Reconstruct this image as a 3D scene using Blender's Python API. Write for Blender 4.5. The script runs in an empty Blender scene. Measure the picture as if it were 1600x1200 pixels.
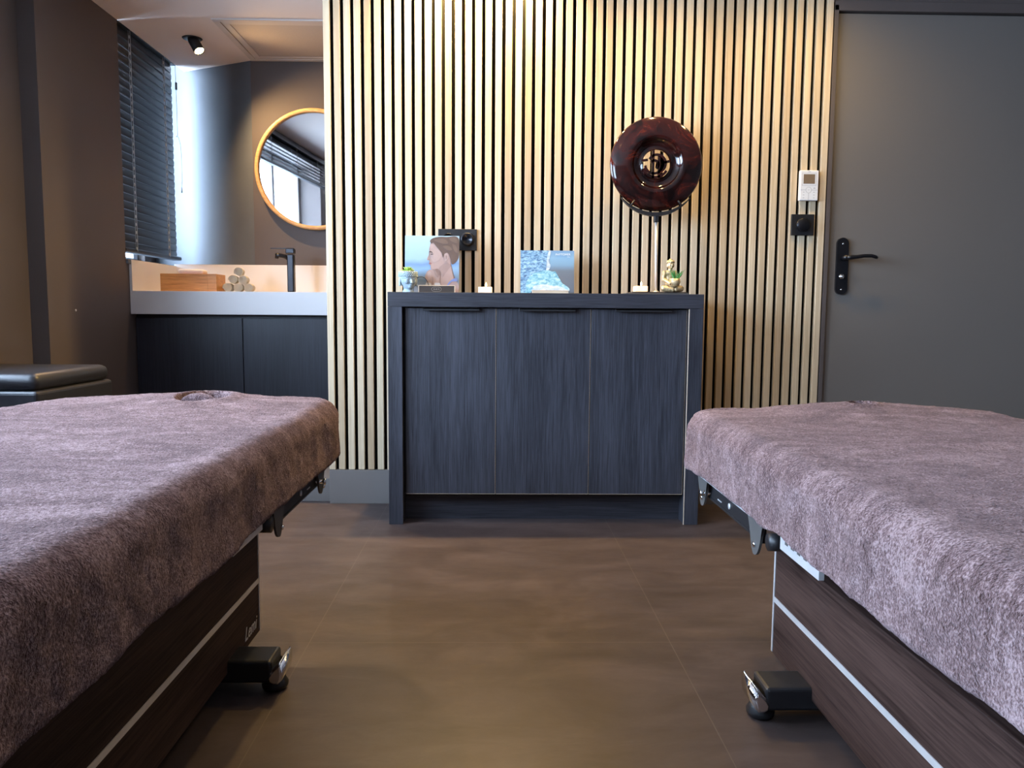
import bpy, bmesh, math, random
from mathutils import Vector, Matrix, noise
random.seed(7)
PI = math.pi
C = bpy.context.scene.collection
ORG = {}

# ------------------------------------------------------------------ helpers
def link_mesh(name, me, mats, parent=None, loc=(0, 0, 0)):
    o = bpy.data.objects.new(name, me); C.objects.link(o)
    for m in (mats if isinstance(mats, (list, tuple)) else [mats]):
        me.materials.append(m)
    if parent: o.parent = parent
    o.location = loc
    ORG[o.name] = ORG.get(parent.name, Vector()) if parent else Vector(loc)
    return o

class MB:
    """collects shapes in world coordinates and links them as one mesh"""
    def __init__(s): s.bm = bmesh.new(); s.mi = 0
    def _new(s, vs, fs, M=None, mi=None, smooth=False):
        M = M or Matrix()
        v = [s.bm.verts.new(M @ Vector(p)) for p in vs]
        for f in fs:
            try:
                q = s.bm.faces.new([v[i] for i in f]); q.material_index = s.mi if mi is None else mi; q.smooth = smooth
            except ValueError: pass
        return v
    def box(s, x0, x1, y0, y1, z0, z1, bev=0, seg=2, M=None, mi=None):
        b = bmesh.new()
        vs = [b.verts.new(p) for p in ((x0,y0,z0),(x1,y0,z0),(x1,y1,z0),(x0,y1,z0),(x0,y0,z1),(x1,y0,z1),(x1,y1,z1),(x0,y1,z1))]
        for f in ((3,2,1,0),(4,5,6,7),(0,1,5,4),(1,2,6,5),(2,3,7,6),(3,0,4,7)): b.faces.new([vs[i] for i in f])
        if bev: bmesh.ops.bevel(b, geom=b.edges[:], offset=bev, segments=seg, profile=.5, affect='EDGES')
        s.add(b, M, mi, smooth=False); return s
    def add(s, b, M=None, mi=None, smooth=True):
        b.verts.ensure_lookup_table(); b.verts.index_update()
        s._new([v.co.copy() for v in b.verts], [[v.index for v in f.verts] for f in b.faces], M, mi, smooth); b.free(); return s
    def lathe(s, prof, c=(0,0,0), n=32, M=None, mi=None, sx=1, sy=1, smooth=True):
        """prof: list of (r,z); axis = z through c"""
        vs, fs = [], []
        for r, z in prof:
            for k in range(n):
                a = 2*PI*k/n; vs.append((c[0]+r*sx*math.cos(a), c[1]+r*sy*math.sin(a), c[2]+z))
        for i in range(len(prof)-1):
            for k in range(n):
                fs.append((i*n+k, i*n+(k+1)%n, (i+1)*n+(k+1)%n, (i+1)*n+k))
        if prof[0][0] > 1e-5: fs.append(tuple(range(n))[::-1])
        if prof[-1][0] > 1e-5: fs.append(tuple((len(prof)-1)*n+k for k in range(n)))
        s._new(vs, fs, M, mi, smooth); return s
    def cyl(s, p0, p1, r, r1=None, n=20, mi=None, smooth=True):
        p0, p1 = Vector(p0), Vector(p1); d = p1-p0
        M = Matrix.Translation(p0) @ d.to_track_quat('Z', 'Y').to_matrix().to_4x4()
        return s.lathe([(r, 0), (r if r1 is None else r1, d.length)], n=n, M=M, mi=mi, smooth=smooth)
    def tube(s, pts, r, n=10, mi=None):
        pts = [Vector(p) for p in pts]; vs, fs = [], []
        for i, p in enumerate(pts):
            d = (pts[min(i+1, len(pts)-1)]-pts[max(i-1, 0)]).normalized()
            q = d.to_track_quat('Z', 'Y'); rr = r[i] if isinstance(r, (list, tuple)) else r
            for k in range(n):
                a = 2*PI*k/n; vs.append(p + q @ Vector((rr*math.cos(a), rr*math.sin(a), 0)))
        for i in range(len(pts)-1):
            for k in range(n): fs.append((i*n+k, i*n+(k+1)%n, (i+1)*n+(k+1)%n, (i+1)*n+k))
        fs.append(tuple(range(n))[::-1]); fs.append(tuple((len(pts)-1)*n+k for k in range(n)))
        s._new(vs, fs, None, mi, True); return s
    def ell(s, c, rx, ry, rz, u=16, v=10, M=None, mi=None, rot=None):
        b = bmesh.new(); bmesh.ops.create_uvsphere(b, u_segments=u, v_segments=v, radius=1)
        T = Matrix.Translation(c) @ (rot.to_matrix().to_4x4() if rot else Matrix()) @ Matrix.Diagonal((rx, ry, rz, 1))
        return s.add(b, (M or Matrix()) @ T, mi)
    def prism(s, pts, d, M=None, mi=None, smooth=False):
        """2-D outline in the XZ plane, thickness d along +Y"""
        b = bmesh.new(); n = len(pts)
        a = [b.verts.new((x, 0, z)) for x, z in pts]; c = [b.verts.new((x, d, z)) for x, z in pts]
        f1 = b.faces.new(a); f2 = b.faces.new(c[::-1])
        for i in range(n): b.faces.new((a[i], a[(i+1)%n], c[(i+1)%n], c[i])[::-1])
        bmesh.ops.triangulate(b, faces=[f1, f2])
        bmesh.ops.recalc_face_normals(b, faces=b.faces[:])
        return s.add(b, M, mi, smooth)
    def build(s, name, mats, parent=None, org=(0, 0, 0), smooth_angle=None):
        o = ORG[parent.name] if parent else Vector(org)
        bmesh.ops.translate(s.bm, verts=s.bm.verts[:], vec=-Vector(o))
        me = bpy.data.meshes.new(name); s.bm.to_mesh(me); s.bm.free()
        ob = link_mesh(name, me, mats, parent, (0, 0, 0) if parent else o)
        return ob

def tag(o, label, cat, group=None):
    o['label'] = label; o['category'] = cat
    if group: o['group'] = group
    return o
def thing(name, label, cat, org, group=None):
    o = bpy.data.objects.new(name, None); C.objects.link(o); o.location = org; o.empty_display_size = .05
    ORG[o.name] = Vector(org); return tag(o, label, cat, group)
def struct(o): o['kind'] = 'structure'; return o
def smoothcurve(pts, sub=4):
    """closed Catmull-Rom"""
    n = len(pts); out = []
    for i in range(n):
        p0, p1, p2, p3 = (Vector(pts[(i+k-1) % n]) for k in range(4))
        for j in range(sub):
            t = j/sub
            out.append(tuple(.5*((2*p1)+(-p0+p2)*t+(2*p0-5*p1+4*p2-p3)*t*t+(-p0+3*p1-3*p2+p3)*t**3)))
    return out
def remesh(ob, vox, smooth_iter=4):
    m = ob.modifiers.new('r', 'REMESH'); m.mode = 'VOXEL'; m.voxel_size = vox; m.use_smooth_shade = True
    m2 = ob.modifiers.new('s', 'SMOOTH'); m2.iterations = smooth_iter; m2.factor = .5
    dg = bpy.context.evaluated_depsgraph_get(); dg.update()
    me = bpy.data.meshes.new_from_object(ob.evaluated_get(dg)); mats = list(ob.data.materials)
    ob.modifiers.clear(); old = ob.data; ob.data = me
    if not me.materials:
        for x in mats: me.materials.append(x)
def text_mesh(txt, size, extrude, shear=0., spacing=1.):
    cu = bpy.data.curves.new('t', 'FONT'); cu.body = txt; cu.size = size; cu.extrude = extrude; cu.shear = shear
    cu.align_x = 'CENTER'; cu.align_y = 'CENTER'; cu.space_character = spacing; cu.resolution_u = 3
    o = bpy.data.objects.new('t', cu); C.objects.link(o)
    dg = bpy.context.evaluated_depsgraph_get(); dg.update()
    me = bpy.data.meshes.new_from_object(o.evaluated_get(dg))
    bpy.data.objects.remove(o); bpy.data.curves.remove(cu); return me
def add_text(mb, txt, size, M, extrude=.0003, mi=None, shear=0., spacing=1.):
    me = text_mesh(txt, size, extrude, shear, spacing); b = bmesh.new(); b.from_mesh(me); bpy.data.meshes.remove(me)
    mb.add(b, M, mi, smooth=False)
FRONT = Matrix.Rotation(PI/2, 4, 'X')     # text standing up, facing -Y

# ------------------------------------------------------------------ materials
def newmat(name):
    m = bpy.data.materials.new(name); m.use_nodes = True; nt = m.node_tree
    return m, nt, nt.nodes['Principled BSDF']
def nd(nt, t, **kw):
    n = nt.nodes.new(t)
    for k, v in kw.items():
        if k in n.inputs: n.inputs[k].default_value = v
        else: setattr(n, k, v)
    return n
def setp(b, **kw):
    for k, v in kw.items(): b.inputs[k.replace('_', ' ')].default_value = v
def col(c): return (c[0], c[1], c[2], 1)
def coords(nt, scale=(1, 1, 1), loc=(0, 0, 0)):
    tc = nd(nt, 'ShaderNodeTexCoord'); mp = nd(nt, 'ShaderNodeMapping')
    mp.inputs['Scale'].default_value = scale; mp.inputs['Location'].default_value = loc
    nt.links.new(tc.outputs['Object'], mp.inputs['Vector']); return mp.outputs['Vector']
def ramp(nt, fac, stops):
    r = nd(nt, 'ShaderNodeValToRGB'); e = r.color_ramp.elements
    while len(e) < len(stops): e.new(.5)
    for x, (p, c) in zip(e, stops): x.position = p; x.color = col(c)
    nt.links.new(fac, r.inputs['Fac']); return r.outputs['Color']
def bump(nt, b, h, strength=.3, dist=.002):
    n = nd(nt, 'ShaderNodeBump'); n.inputs['Strength'].default_value = strength; n.inputs['Distance'].default_value = dist
    nt.links.new(h, n.inputs['Height']); nt.links.new(n.outputs['Normal'], b.inputs['Normal'])
def mottled(name, c, rough=.5, var=.12, scale=6, metal=0, bstr=.05, bscale=80, coat=0, spec=.5):
    m, nt, b = newmat(name); v = coords(nt)
    n = nd(nt, 'ShaderNodeTexNoise', Scale=scale, Detail=4); nt.links.new(v, n.inputs['Vector'])
    lo = [x*(1-var) for x in c]; hi = [min(1, x*(1+var)) for x in c]
    nt.links.new(ramp(nt, n.outputs['Fac'], [(.3, lo), (.7, hi)]), b.inputs['Base Color'])
    setp(b, Roughness=rough, Metallic=metal, Coat_Weight=coat, Specular_IOR_Level=spec)
    if bstr:
        n2 = nd(nt, 'ShaderNodeTexNoise', Scale=bscale, Detail=3); nt.links.new(v, n2.inputs['Vector']); bump(nt, b, n2.outputs['Fac'], bstr, .001)
    return m
def wood(name, dark, light, axis='Z', fine=140, long=5, rough=.45, bstr=.25, streak=.5, coat=0, spec=None):
    m, nt, b = newmat(name)
    s = {'X': (long, fine, fine), 'Y': (fine, long, fine), 'Z': (fine, fine, long)}[axis]
    v = coords(nt, s); n = nd(nt, 'ShaderNodeTexNoise', Scale=1, Detail=5, Roughness=.65, Distortion=.4); nt.links.new(v, n.inputs['Vector'])
    s2 = {'X': (.8, 14, 14), 'Y': (14, .8, 14), 'Z': (14, 14, .8)}[axis]
    v2 = coords(nt, s2, (3, 1, 2)); n2 = nd(nt, 'ShaderNodeTexNoise', Scale=1, Detail=3); nt.links.new(v2, n2.inputs['Vector'])
    mx = nd(nt, 'ShaderNodeMath', operation='MULTIPLY_ADD'); mx.inputs[1].default_value = streak; 
    sub = nd(nt, 'ShaderNodeMath', operation='SUBTRACT'); sub.inputs[1].default_value = .5
    nt.links.new(n2.outputs['Fac'], sub.inputs[0]); nt.links.new(sub.outputs[0], mx.inputs[0]); nt.links.new(n.outputs['Fac'], mx.inputs[2])
    mid = [(a+c)/2 for a, c in zip(dark, light)]
    nt.links.new(ramp(nt, mx.outputs[0], [(.33, dark), (.5, mid), (.68, light)]), b.inputs['Base Color'])
    setp(b, Roughness=rough, Coat_Weight=coat); bump(nt, b, n.outputs['Fac'], bstr, .0006)
    if spec is not None: setp(b, Specular_IOR_Level=spec)
    return m, nt, b

M_ = {}
M_['taupe'] = mottled('taupe_paint', (.098, .079, .073), .55, .05, 3, bstr=.08, bscale=220)
M_['taupe_gloss'] = mottled('taupe_lacquer', (.165, .148, .132), .45, .03, 2, bstr=.05, bscale=200)
M_['daylitblue'] = mottled('daylit_blue_plaster', (.115, .127, .142), .6, .08, 5, bstr=.15, bscale=60)  # blue cast of the daylight on the plaster is put into this colour
M_['ceil'] = mottled('ceiling_paint', (.76, .68, .64), .8, .02, 3, bstr=.03)
M_['ventgrey'] = mottled('vent_frame_paint', (.55, .50, .47), .6, .02, 3, bstr=0)
M_['base'] = mottled('skirting_paint', (.17, .155, .145), .5, .05, 4, bstr=.03)
M_['black'] = mottled('matte_black', (.012, .012, .014), .45, .1, 20, bstr=.05)
M_['blackmetal'] = mottled('satin_black_metal', (.02, .02, .024), .28, .1, 20, metal=.6, bstr=.02)
M_['felt'] = mottled('black_felt', (.004, .004, .004), 1, .2, 60, bstr=.3, spec=.1)
M_['leather'] = mottled('black_leather', (.02, .02, .024), .38, .1, 40, bstr=.25, bscale=300)
M_['white'] = mottled('white_solid_surface', (.85, .82, .80), .35, .02, 3, bstr=.02)
M_['plastic'] = mottled('white_plastic', (.8, .8, .8), .35, .01, 3, bstr=0)
M_['alu'] = mottled('brushed_aluminium', (.78, .80, .82), .35, .05, 30, metal=.55, bstr=.05)
M_['chrome'] = mottled('chrome', (.85, .86, .88), .08, .02, 5, metal=1, bstr=0)
M_['gold'] = mottled('aged_gold_paint', (.60, .47, .27), .38, .55, 75, metal=.45, bstr=.3, bscale=200)
M_['greym'] = mottled('grey_powder_coat', (.085, .083, .08), .5, .05, 30, metal=.1, bstr=.05)
M_['blind'] = mottled('black_blind_lacquer', (.009, .011, .015), .36, .05, 8, bstr=.02)
M_['cord'] = mottled('pale_cord_and_light', (.55, .58, .6), .6, .1, 30, bstr=0)
M_['tissue'] = mottled('tissue_paper', (.85, .83, .85), .7, .03, 20, bstr=.3)
M_['ceramic'] = mottled('grey_glazed_ceramic', (.38, .48, .54), .35, .25, 25, bstr=.15)
M_['soil'] = mottled('dark_soil', (.03, .02, .015), .9, .3, 90, bstr=.6)
M_['leaf'] = mottled('succulent_leaf', (.26, .42, .09), .4, .3, 50, bstr=.05)
M_['leaf2'] = mottled('grass_leaf', (.06, .26, .07), .4, .3, 50, bstr=.05)
M_['mirrorglass'] = newmat('mirror_glass')[0]
_b = M_['mirrorglass'].node_tree.nodes['Principled BSDF']; setp(_b, Base_Color=(.85, .86, .86, 1), Metallic=1., Roughness=.015)
M_['cab'] = wood('dark_stained_oak', (.018, .019, .025), (.062, .064, .080), 'Z', 300, 7, .45, .3, .5)[0]
M_['cabx'] = wood('dark_stained_oak_crosswise', (.018, .018, .023), (.055, .055, .068), 'X', 300, 7, .45, .3, .4)[0]
M_['vanity'] = wood('blue_black_laminate', (.006, .007, .012), (.018, .019, .029), 'Z', 160, 5, .45, .2, .6)[0]
M_['wenge'] = wood('wenge_laminate', (.018, .009, .0075), (.062, .036, .029), 'Y', 220, 6, .6, .25, .8, spec=.15)[0]
M_['bamboo'] = wood('bamboo', (.42, .17, .045), (.72, .36, .12), 'X', 160, 10, .4, .2, .5)[0]
M_['ringwood'] = wood('pale_oak_ring', (.50, .27, .10), (.75, .46, .20), 'X', 60, 20, .4, .1, .3)[0]
M_['beech'] = wood('pale_beech', (.62, .45, .30), (.78, .60, .42), 'X', 160, 10, .5, .2, .3)[0]
M_['brownlac'] = mottled('brown_lacquered_card', (.05, .033, .024), .4, .1, 20, bstr=0)

def emis(name, c, s):
    m, nt, b = newmat(name); setp(b, Base_Color=(1, 1, 1, 1), Emission_Color=col(c), Emission_Strength=s); return m
M_['lampface'] = emis('lamp_face', (1, .72, .32), 30)
M_['flame'] = emis('flame', (1, .60, .22), 14)
def waxmat():
    m, nt, b = newmat('lit_wax'); v = coords(nt); n = nd(nt, 'ShaderNodeTexNoise', Scale=40); nt.links.new(v, n.inputs['Vector'])
    nt.links.new(ramp(nt, n.outputs['Fac'], [(.3, (.85, .62, .38)), (.7, (.95, .78, .55))]), b.inputs['Base Color'])
    setp(b, Roughness=.4, Emission_Color=(1, .62, .32, 1), Emission_Strength=.9); return m
M_['wax'] = waxmat()

def slatmat():
    m, nt, b = newmat('oak_slats')
    v = coords(nt, (150, 150, 3.5)); n = nd(nt, 'ShaderNodeTexNoise', Scale=1, Detail=5, Roughness=.6, Distortion=.6); nt.links.new(v, n.inputs['Vector'])
    tc = nd(nt, 'ShaderNodeTexCoord'); sp = nd(nt, 'ShaderNodeSeparateXYZ'); nt.links.new(tc.outputs['Object'], sp.inputs[0])
    d = nd(nt, 'ShaderNodeMath', operation='DIVIDE'); d.inputs[1].default_value = .0403; nt.links.new(sp.outputs['X'], d.inputs[0])
    fl = nd(nt, 'ShaderNodeMath', operation='FLOOR'); nt.links.new(d.outputs[0], fl.inputs[0])
    wn = nd(nt, 'ShaderNodeTexWhiteNoise', noise_dimensions='1D'); nt.links.new(fl.outputs[0], wn.inputs['W'])
    c1 = ramp(nt, n.outputs['Fac'], [(.3, (.56, .43, .28)), (.5, (.66, .53, .36)), (.7, (.74, .61, .44))])
    c2 = ramp(nt, wn.outputs['Value'], [(0, (.72, .66, .60)), (.5, (.92, .92, .90)), (1, (1, 1, 1))])
    mx = nd(nt, 'ShaderNodeMix', data_type='RGBA', blend_type='MULTIPLY'); mx.inputs['Factor'].default_value = 1
    nt.links.new(c1, mx.inputs[6]); nt.links.new(c2, mx.inputs[7]); nt.links.new(mx.outputs[2], b.inputs['Base Color'])
    setp(b, Roughness=.5); bump(nt, b, n.outputs['Fac'], .25, .0006); return m
M_['slat'] = slatmat()

def floormat():
    m, nt, b = newmat('brown_stone_tiles'); tc = nd(nt, 'ShaderNodeTexCoord'); sp = nd(nt, 'ShaderNodeSeparateXYZ'); nt.links.new(tc.outputs['Object'], sp.inputs[0])
    T = .88; lines = []; cells = []
    for ax, off in (('X', -.45), ('Y', 2.69)):
        a = nd(nt, 'ShaderNodeMath', operation='SUBTRACT'); a.inputs[1].default_value = off; nt.links.new(sp.outputs[ax], a.inputs[0])
        d = nd(nt, 'ShaderNodeMath', operation='DIVIDE'); d.inputs[1].default_value = T; nt.links.new(a.outputs[0], d.inputs[0])
        f = nd(nt, 'ShaderNodeMath', operation='FLOOR'); nt.links.new(d.outputs[0], f.inputs[0]); cells.append(f.outputs[0])
        pp = nd(nt, 'ShaderNodeMath', operation='PINGPONG'); pp.inputs[1].default_value = .5; nt.links.new(d.outputs[0], pp.inputs[0])
        l = nd(nt, 'ShaderNodeMath', operation='LESS_THAN'); l.inputs[1].default_value = .0014; nt.links.new(pp.outputs[0], l.inputs[0]); lines.append(l.outputs[0])
    mxl = nd(nt, 'ShaderNodeMath', operation='MAXIMUM'); nt.links.new(lines[0], mxl.inputs[0]); nt.links.new(lines[1], mxl.inputs[1])
    cb = nd(nt, 'ShaderNodeCombineXYZ'); nt.links.new(cells[0], cb.inputs[0]); nt.links.new(cells[1], cb.inputs[1])
    wn = nd(nt, 'ShaderNodeTexWhiteNoise'); nt.links.new(cb.outputs[0], wn.inputs['Vector'])
    v = coords(nt, (1, 2.2, 1)); n = nd(nt, 'ShaderNodeTexNoise', Scale=3.2, Detail=9, Roughness=.68, Distortion=.5); nt.links.new(v, n.inputs['Vector'])
    c = ramp(nt, n.outputs['Fac'], [(.32, (.044, .031, .028)), (.5, (.062, .045, .042)), (.68, (.088, .065, .061))])
    t = ramp(nt, wn.outputs['Value'], [(0, (.9, .9, .9)), (1, (1, 1, 1))])
    mx = nd(nt, 'ShaderNodeMix', data_type='RGBA', blend_type='MULTIPLY'); mx.inputs['Factor'].default_value = 1
    nt.links.new(c, mx.inputs[6]); nt.links.new(t, mx.inputs[7])
    mg = nd(nt, 'ShaderNodeMix', data_type='RGBA'); nt.links.new(mxl.outputs[0], mg.inputs['Factor']); nt.links.new(mx.outputs[2], mg.inputs[6]); mg.inputs[7].default_value = (.095, .074, .066, 1)
    nt.links.new(mg.outputs[2], b.inputs['Base Color'])
    n2 = nd(nt, 'ShaderNodeTexNoise', Scale=9, Detail=6, Roughness=.7); nt.links.new(v, n2.inputs['Vector'])
    r = nd(nt, 'ShaderNodeMapRange'); r.inputs['To Min'].default_value = .30; r.inputs['To Max'].default_value = .55; nt.links.new(n2.outputs['Fac'], r.inputs['Value'])
    nt.links.new(r.outputs[0], b.inputs['Roughness']); setp(b, Specular_IOR_Level=.4)
    bump(nt, b, n2.outputs['Fac'], .08, .002); return m
M_['floor'] = floormat()

def towelmat():
    m, nt, b = newmat('mauve_terry_towel')
    def N(sc, det, rough, dist, scale=(1, 1, 1)):
        v = coords(nt, scale); n = nd(nt, 'ShaderNodeTexNoise', Scale=sc, Detail=det, Roughness=rough, Distortion=dist); nt.links.new(v, n.inputs['Vector']); return n.outputs['Fac']
    fine, patch, clump = N(300, 3, .6, 0), N(4.5, 7, .72, 1.6, (1, 1.7, 1.4)), N(75, 3, .6, .5)
    def ma(x, k, add):
        n = nd(nt, 'ShaderNodeMath', operation='MULTIPLY_ADD'); n.inputs[1].default_value = k; nt.links.new(x, n.inputs[0])
        if isinstance(add, float): n.inputs[2].default_value = add
        else: nt.links.new(add, n.inputs[2])
        return n.outputs[0]
    t = ma(fine, 1.3, ma(clump, .6, ma(patch, 1.1, -1.0)))
    nt.links.new(ramp(nt, t, [(.22, (.030, .013, .011)), (.5, (.112, .066, .066)), (.78, (.31, .225, .228))]), b.inputs['Base Color'])
    setp(b, Roughness=.95, Specular_IOR_Level=.05, Sheen_Weight=.34, Sheen_Roughness=.45, Sheen_Tint=(.9, .73, .77, 1))
    h = ma(clump, .6, fine); bump(nt, b, h, 1.0, .006); return m
M_['towel'] = towelmat()
def terry_white():
    m, nt, b = newmat('cream_terry'); v = coords(nt); n = nd(nt, 'ShaderNodeTexNoise', Scale=500, Detail=2); nt.links.new(v, n.inputs['Vector'])
    nt.links.new(ramp(nt, n.outputs['Fac'], [(.3, (.78, .70, .56)), (.7, (.92, .87, .76))]), b.inputs['Base Color']); setp(b, Roughness=.95, Specular_IOR_Level=.1)
    bump(nt, b, n.outputs['Fac'], .8, .003); return m
M_['terry'] = terry_white()
def discmat():
    m, nt, b = newmat('tortoiseshell_lacquer'); v = coords(nt); n = nd(nt, 'ShaderNodeTexNoise', Scale=9, Detail=7, Roughness=.7, Distortion=1.5); nt.links.new(v, n.inputs['Vector'])
    nt.links.new(ramp(nt, n.outputs['Fac'], [(.42, (.006, .002, .002)), (.56, (.04, .006, .004)), (.68, (.15, .022, .008)), (.82, (.30, .065, .02))]), b.inputs['Base Color'])
    setp(b, Roughness=.10, Coat_Weight=.3, Coat_Roughness=.04); return m
M_['disc'] = discmat()
def perfmat():
    m, nt, b = newmat('perforated_grille'); v = coords(nt); n = nd(nt, 'ShaderNodeTexVoronoi', Scale=170); n.inputs['Randomness'].default_value = 0; nt.links.new(v, n.inputs['Vector'])
    nt.links.new(ramp(nt, n.outputs['Distance'], [(.36, (.12, .10, .09)), (.44, (.50, .44, .40))]), b.inputs['Base Color']); setp(b, Roughness=.6); return m
M_['perf'] = perfmat()
def glassmat():
    m, nt, b = newmat('window_glass'); nt.nodes.remove(b); out = nt.nodes['Material Output']
    t = nd(nt, 'ShaderNodeBsdfTransparent'); g = nd(nt, 'ShaderNodeBsdfGlossy'); g.inputs['Roughness'].default_value = .02
    f = nd(nt, 'ShaderNodeFresnel'); f.inputs['IOR'].default_value = 1.45; mx = nd(nt, 'ShaderNodeMixShader')
    geo = nd(nt, 'ShaderNodeNewGeometry'); inv = nd(nt, 'ShaderNodeMath', operation='SUBTRACT'); inv.inputs[0].default_value = 1; nt.links.new(geo.outputs['Backfacing'], inv.inputs[1])
    ml = nd(nt, 'ShaderNodeMath', operation='MULTIPLY'); nt.links.new(f.outputs[0], ml.inputs[0]); nt.links.new(inv.outputs[0], ml.inputs[1]); nt.links.new(ml.outputs[0], mx.inputs[0]); nt.links.new(t.outputs[0], mx.inputs[1]); nt.links.new(g.outputs[0], mx.inputs[2]); nt.links.new(mx.outputs[0], out.inputs[0]); return m
M_['glass'] = glassmat()

# ------------------------------------------------------------------ the room
CZ = 2.16          # ceiling height
XL, XP = -1.86, -1.79   # left wall, its far projecting section
WB = 3.20          # back wall
XR, YB = 2.75, -1.7
def sbox(name, *a, mat='taupe', parent=None, **k):
    mb = MB(); mb.box(*a, **k); o = mb.build(name, M_[mat], parent); return o
struct(sbox('floor', -2.3, XR+.1, YB-.1, 4.8, -.1, 0, mat='floor'))
mb = MB(); mb.box(-2.3, XP, YB-.1, 3.785, CZ, CZ+.1); mb.box(XP, XR+.1, YB-.1, 4.8, CZ, CZ+.1); mb.box(-2.3, XP+.02, 3.7, 4.8, 2.36, 2.44); mb.box(XP, XP+.02, 3.7, 4.8, CZ+.1, 2.36)
struct(mb.build('ceiling', M_['ceil']))
W1 = (.35, 2.62, .93, 2.08)      # large window: y0,y1,z0,z1
W2 = (3.785, 4.545, 1.045, 2.36)   # vanity window
W3 = (-1.45, -.05, .93, 2.08)     # second large window beside the camera
mb = MB(); T0 = -2.16
mb.box(T0, XL, YB, W3[0], 0, CZ); mb.box(T0, XL, W3[1], W1[0], 0, CZ); mb.box(T0, XL, W3[0], W3[1], 0, W3[2]); mb.box(T0, XL, W3[0], W3[1], W3[3], CZ); mb.box(T0, XL, W1[1], 3.12, 0, CZ); mb.box(T0, XL, W1[0], W1[1], 0, W1[2]); mb.box(T0, XL, W1[0], W1[1], W1[3], CZ)
struct(mb.build('wall_left', M_['taupe']))
mb = MB()
mb.box(T0, XP, 3.12, W2[0], 0, CZ); mb.box(T0, XP, W2[0]-.05, W2[0], CZ, 2.4); mb.box(T0, -2.04, 4.545, 4.75, 0, 2.4); mb.box(T0, XP, W2[0], 4.72, 0, W2[2]);  # wall piece past the window's far end is unseen, added to cut daylight
struct(mb.build('wall_left_recess', M_['taupe']))
# angled plaster face and mirror wall of the vanity nook
mb = MB(); A, B_, D, E_ = (-2.17,4.751), (-1.347,4.355), (-1.347,4.86), (-2.17,4.86)
mb._new([(*A,0),(*B_,0),(*D,0),(*E_,0),(*A,2.4),(*B_,2.4),(*D,2.4),(*E_,2.4)], [(3,2,1,0),(4,5,6,7),(0,1,5,4),(1,2,6,5),(2,3,7,6),(3,0,4,7)])
struct(mb.build('wall_angled', M_['daylitblue']))
struct(sbox('wall_nook', -1.347, -.694, 4.355, 4.75, 0, CZ))
struct(sbox('wall_back', -.694, 1.352, WB, 4.75, 0, CZ))
mb = MB(); mb.box(1.352, XR, WB+.05, 4.75, 0, CZ); mb.box(1.352, XR, WB-.005, WB+.05, 2.05, CZ); mb.box(2.30, XR, WB-.005, WB+.05, 0, 2.05)
struct(mb.build('wall_door', M_['taupe']))
struct(sbox('wall_right', XR, XR+.1, YB, WB+.05, 0, CZ)); struct(sbox('wall_front', T0, XR, YB-.1, YB, 0, CZ))
struct(sbox('baseboard_back', -.694, 1.352, 3.178, 3.20, 0, .143, mat='base', bev=.0015))
struct(sbox('floor_step', XP, -.694, 3.215, 4.354, 0, .10, mat='base', bev=.002))
# windows
def window(name, w, mulls, label):
    y0, y1, z0, z1 = w; mb = MB(); X = -2.11; f = .055
    mb.box(X-.03, X+.03, y0, y1, z0, z0+f, .004); mb.box(X-.03, X+.03, y0, y1, z1-f, z1, .004)
    mb.box(X-.03, X+.03, y0, y0+f, z0, z1, .004); mb.box(X-.03, X+.03, y1-f, y1, z0, z1, .004)
    for a in mulls: mb.box(X-.03, X+.03, a-.04, a+.04, z0, z1, .004)
    o = struct(mb.build(name, M_['plastic']))
    g = MB(); g.box(X-.004, X+.004, y0+.03, y1-.03, z0+.03, z1-.03); g.build('pane', M_['glass'], o)
    s = MB(); s.box(X+.03, (XL if y0 < 3 else XP)+.012, y0-.0, y1, z0-.018, z0+.004, .003); s.build('window_sill', M_['daylitblue'], o)
    return o
window('window_1', W1, [1.30], ''); window('window_2', W2, [], ''); window('window_3', W3, [-.75], '')
# door with frame
mb = MB(); mb.box(1.353, 1.371, 3.182, 3.25, 0, 2.045, .002); mb.box(1.353, 2.32, 3.182, 3.25, 2.022, 2.06, .002); mb.box(2.285, 2.32, 3.182, 3.25, 0, 2.045, .002)
struct(mb.build('trim_door', M_['taupe']))
mb = MB(); mb.box(1.3735, 2.283, 3.20, 3.24, .008, 2.018, .003)
door = struct(mb.build('door_1', M_['taupe_gloss'], org=(1.83, 3.22, 0)))
mb = MB(); mb.box(1.3715, 1.3765, 3.196, 3.203, .008, 2.018, .001); mb.build('door_edge', M_['alu'], door)
mb = MB(); R_ = .024; zc0, zc1 = .912, 1.098; px = 1.433
out = [(px+R_*math.cos(a), zc1+R_*math.sin(a)) for a in [PI*k/12 for k in range(13)]]+[(px+R_*math.cos(a), zc0+R_*math.sin(a)) for a in [PI+PI*k/12 for k in range(13)]]
mb.prism(out, .012, Matrix.Translation((0, 3.188, 0)))
hp = mb.build('handle_plate', M_['blackmetal'], door)
mb = MB(); mb.cyl((1.433, 3.19, 1.038), (1.433, 3.145, 1.038), .011)
mb.tube([(1.433,3.147,1.038),(1.446,3.143,1.038),(1.47,3.14,1.040),(1.50,3.139,1.0445),(1.53,3.14,1.045),(1.548,3.142,1.041),(1.556,3.143,1.037)], [.0095,.0095,.008,.0075,.0075,.0075,.006], 12)
mb.build('lever', M_['blackmetal'], hp)
mb = MB(); mb.lathe([(.0105,0),(.0105,.004),(0,.006)], M=Matrix.Translation((1.431,3.188,.962)) @ FRONT); mb.box(1.4295,1.4325,3.172,3.186,.953,.971,.001)
mb.build('lock_turn', M_['chrome'], hp)
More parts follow.
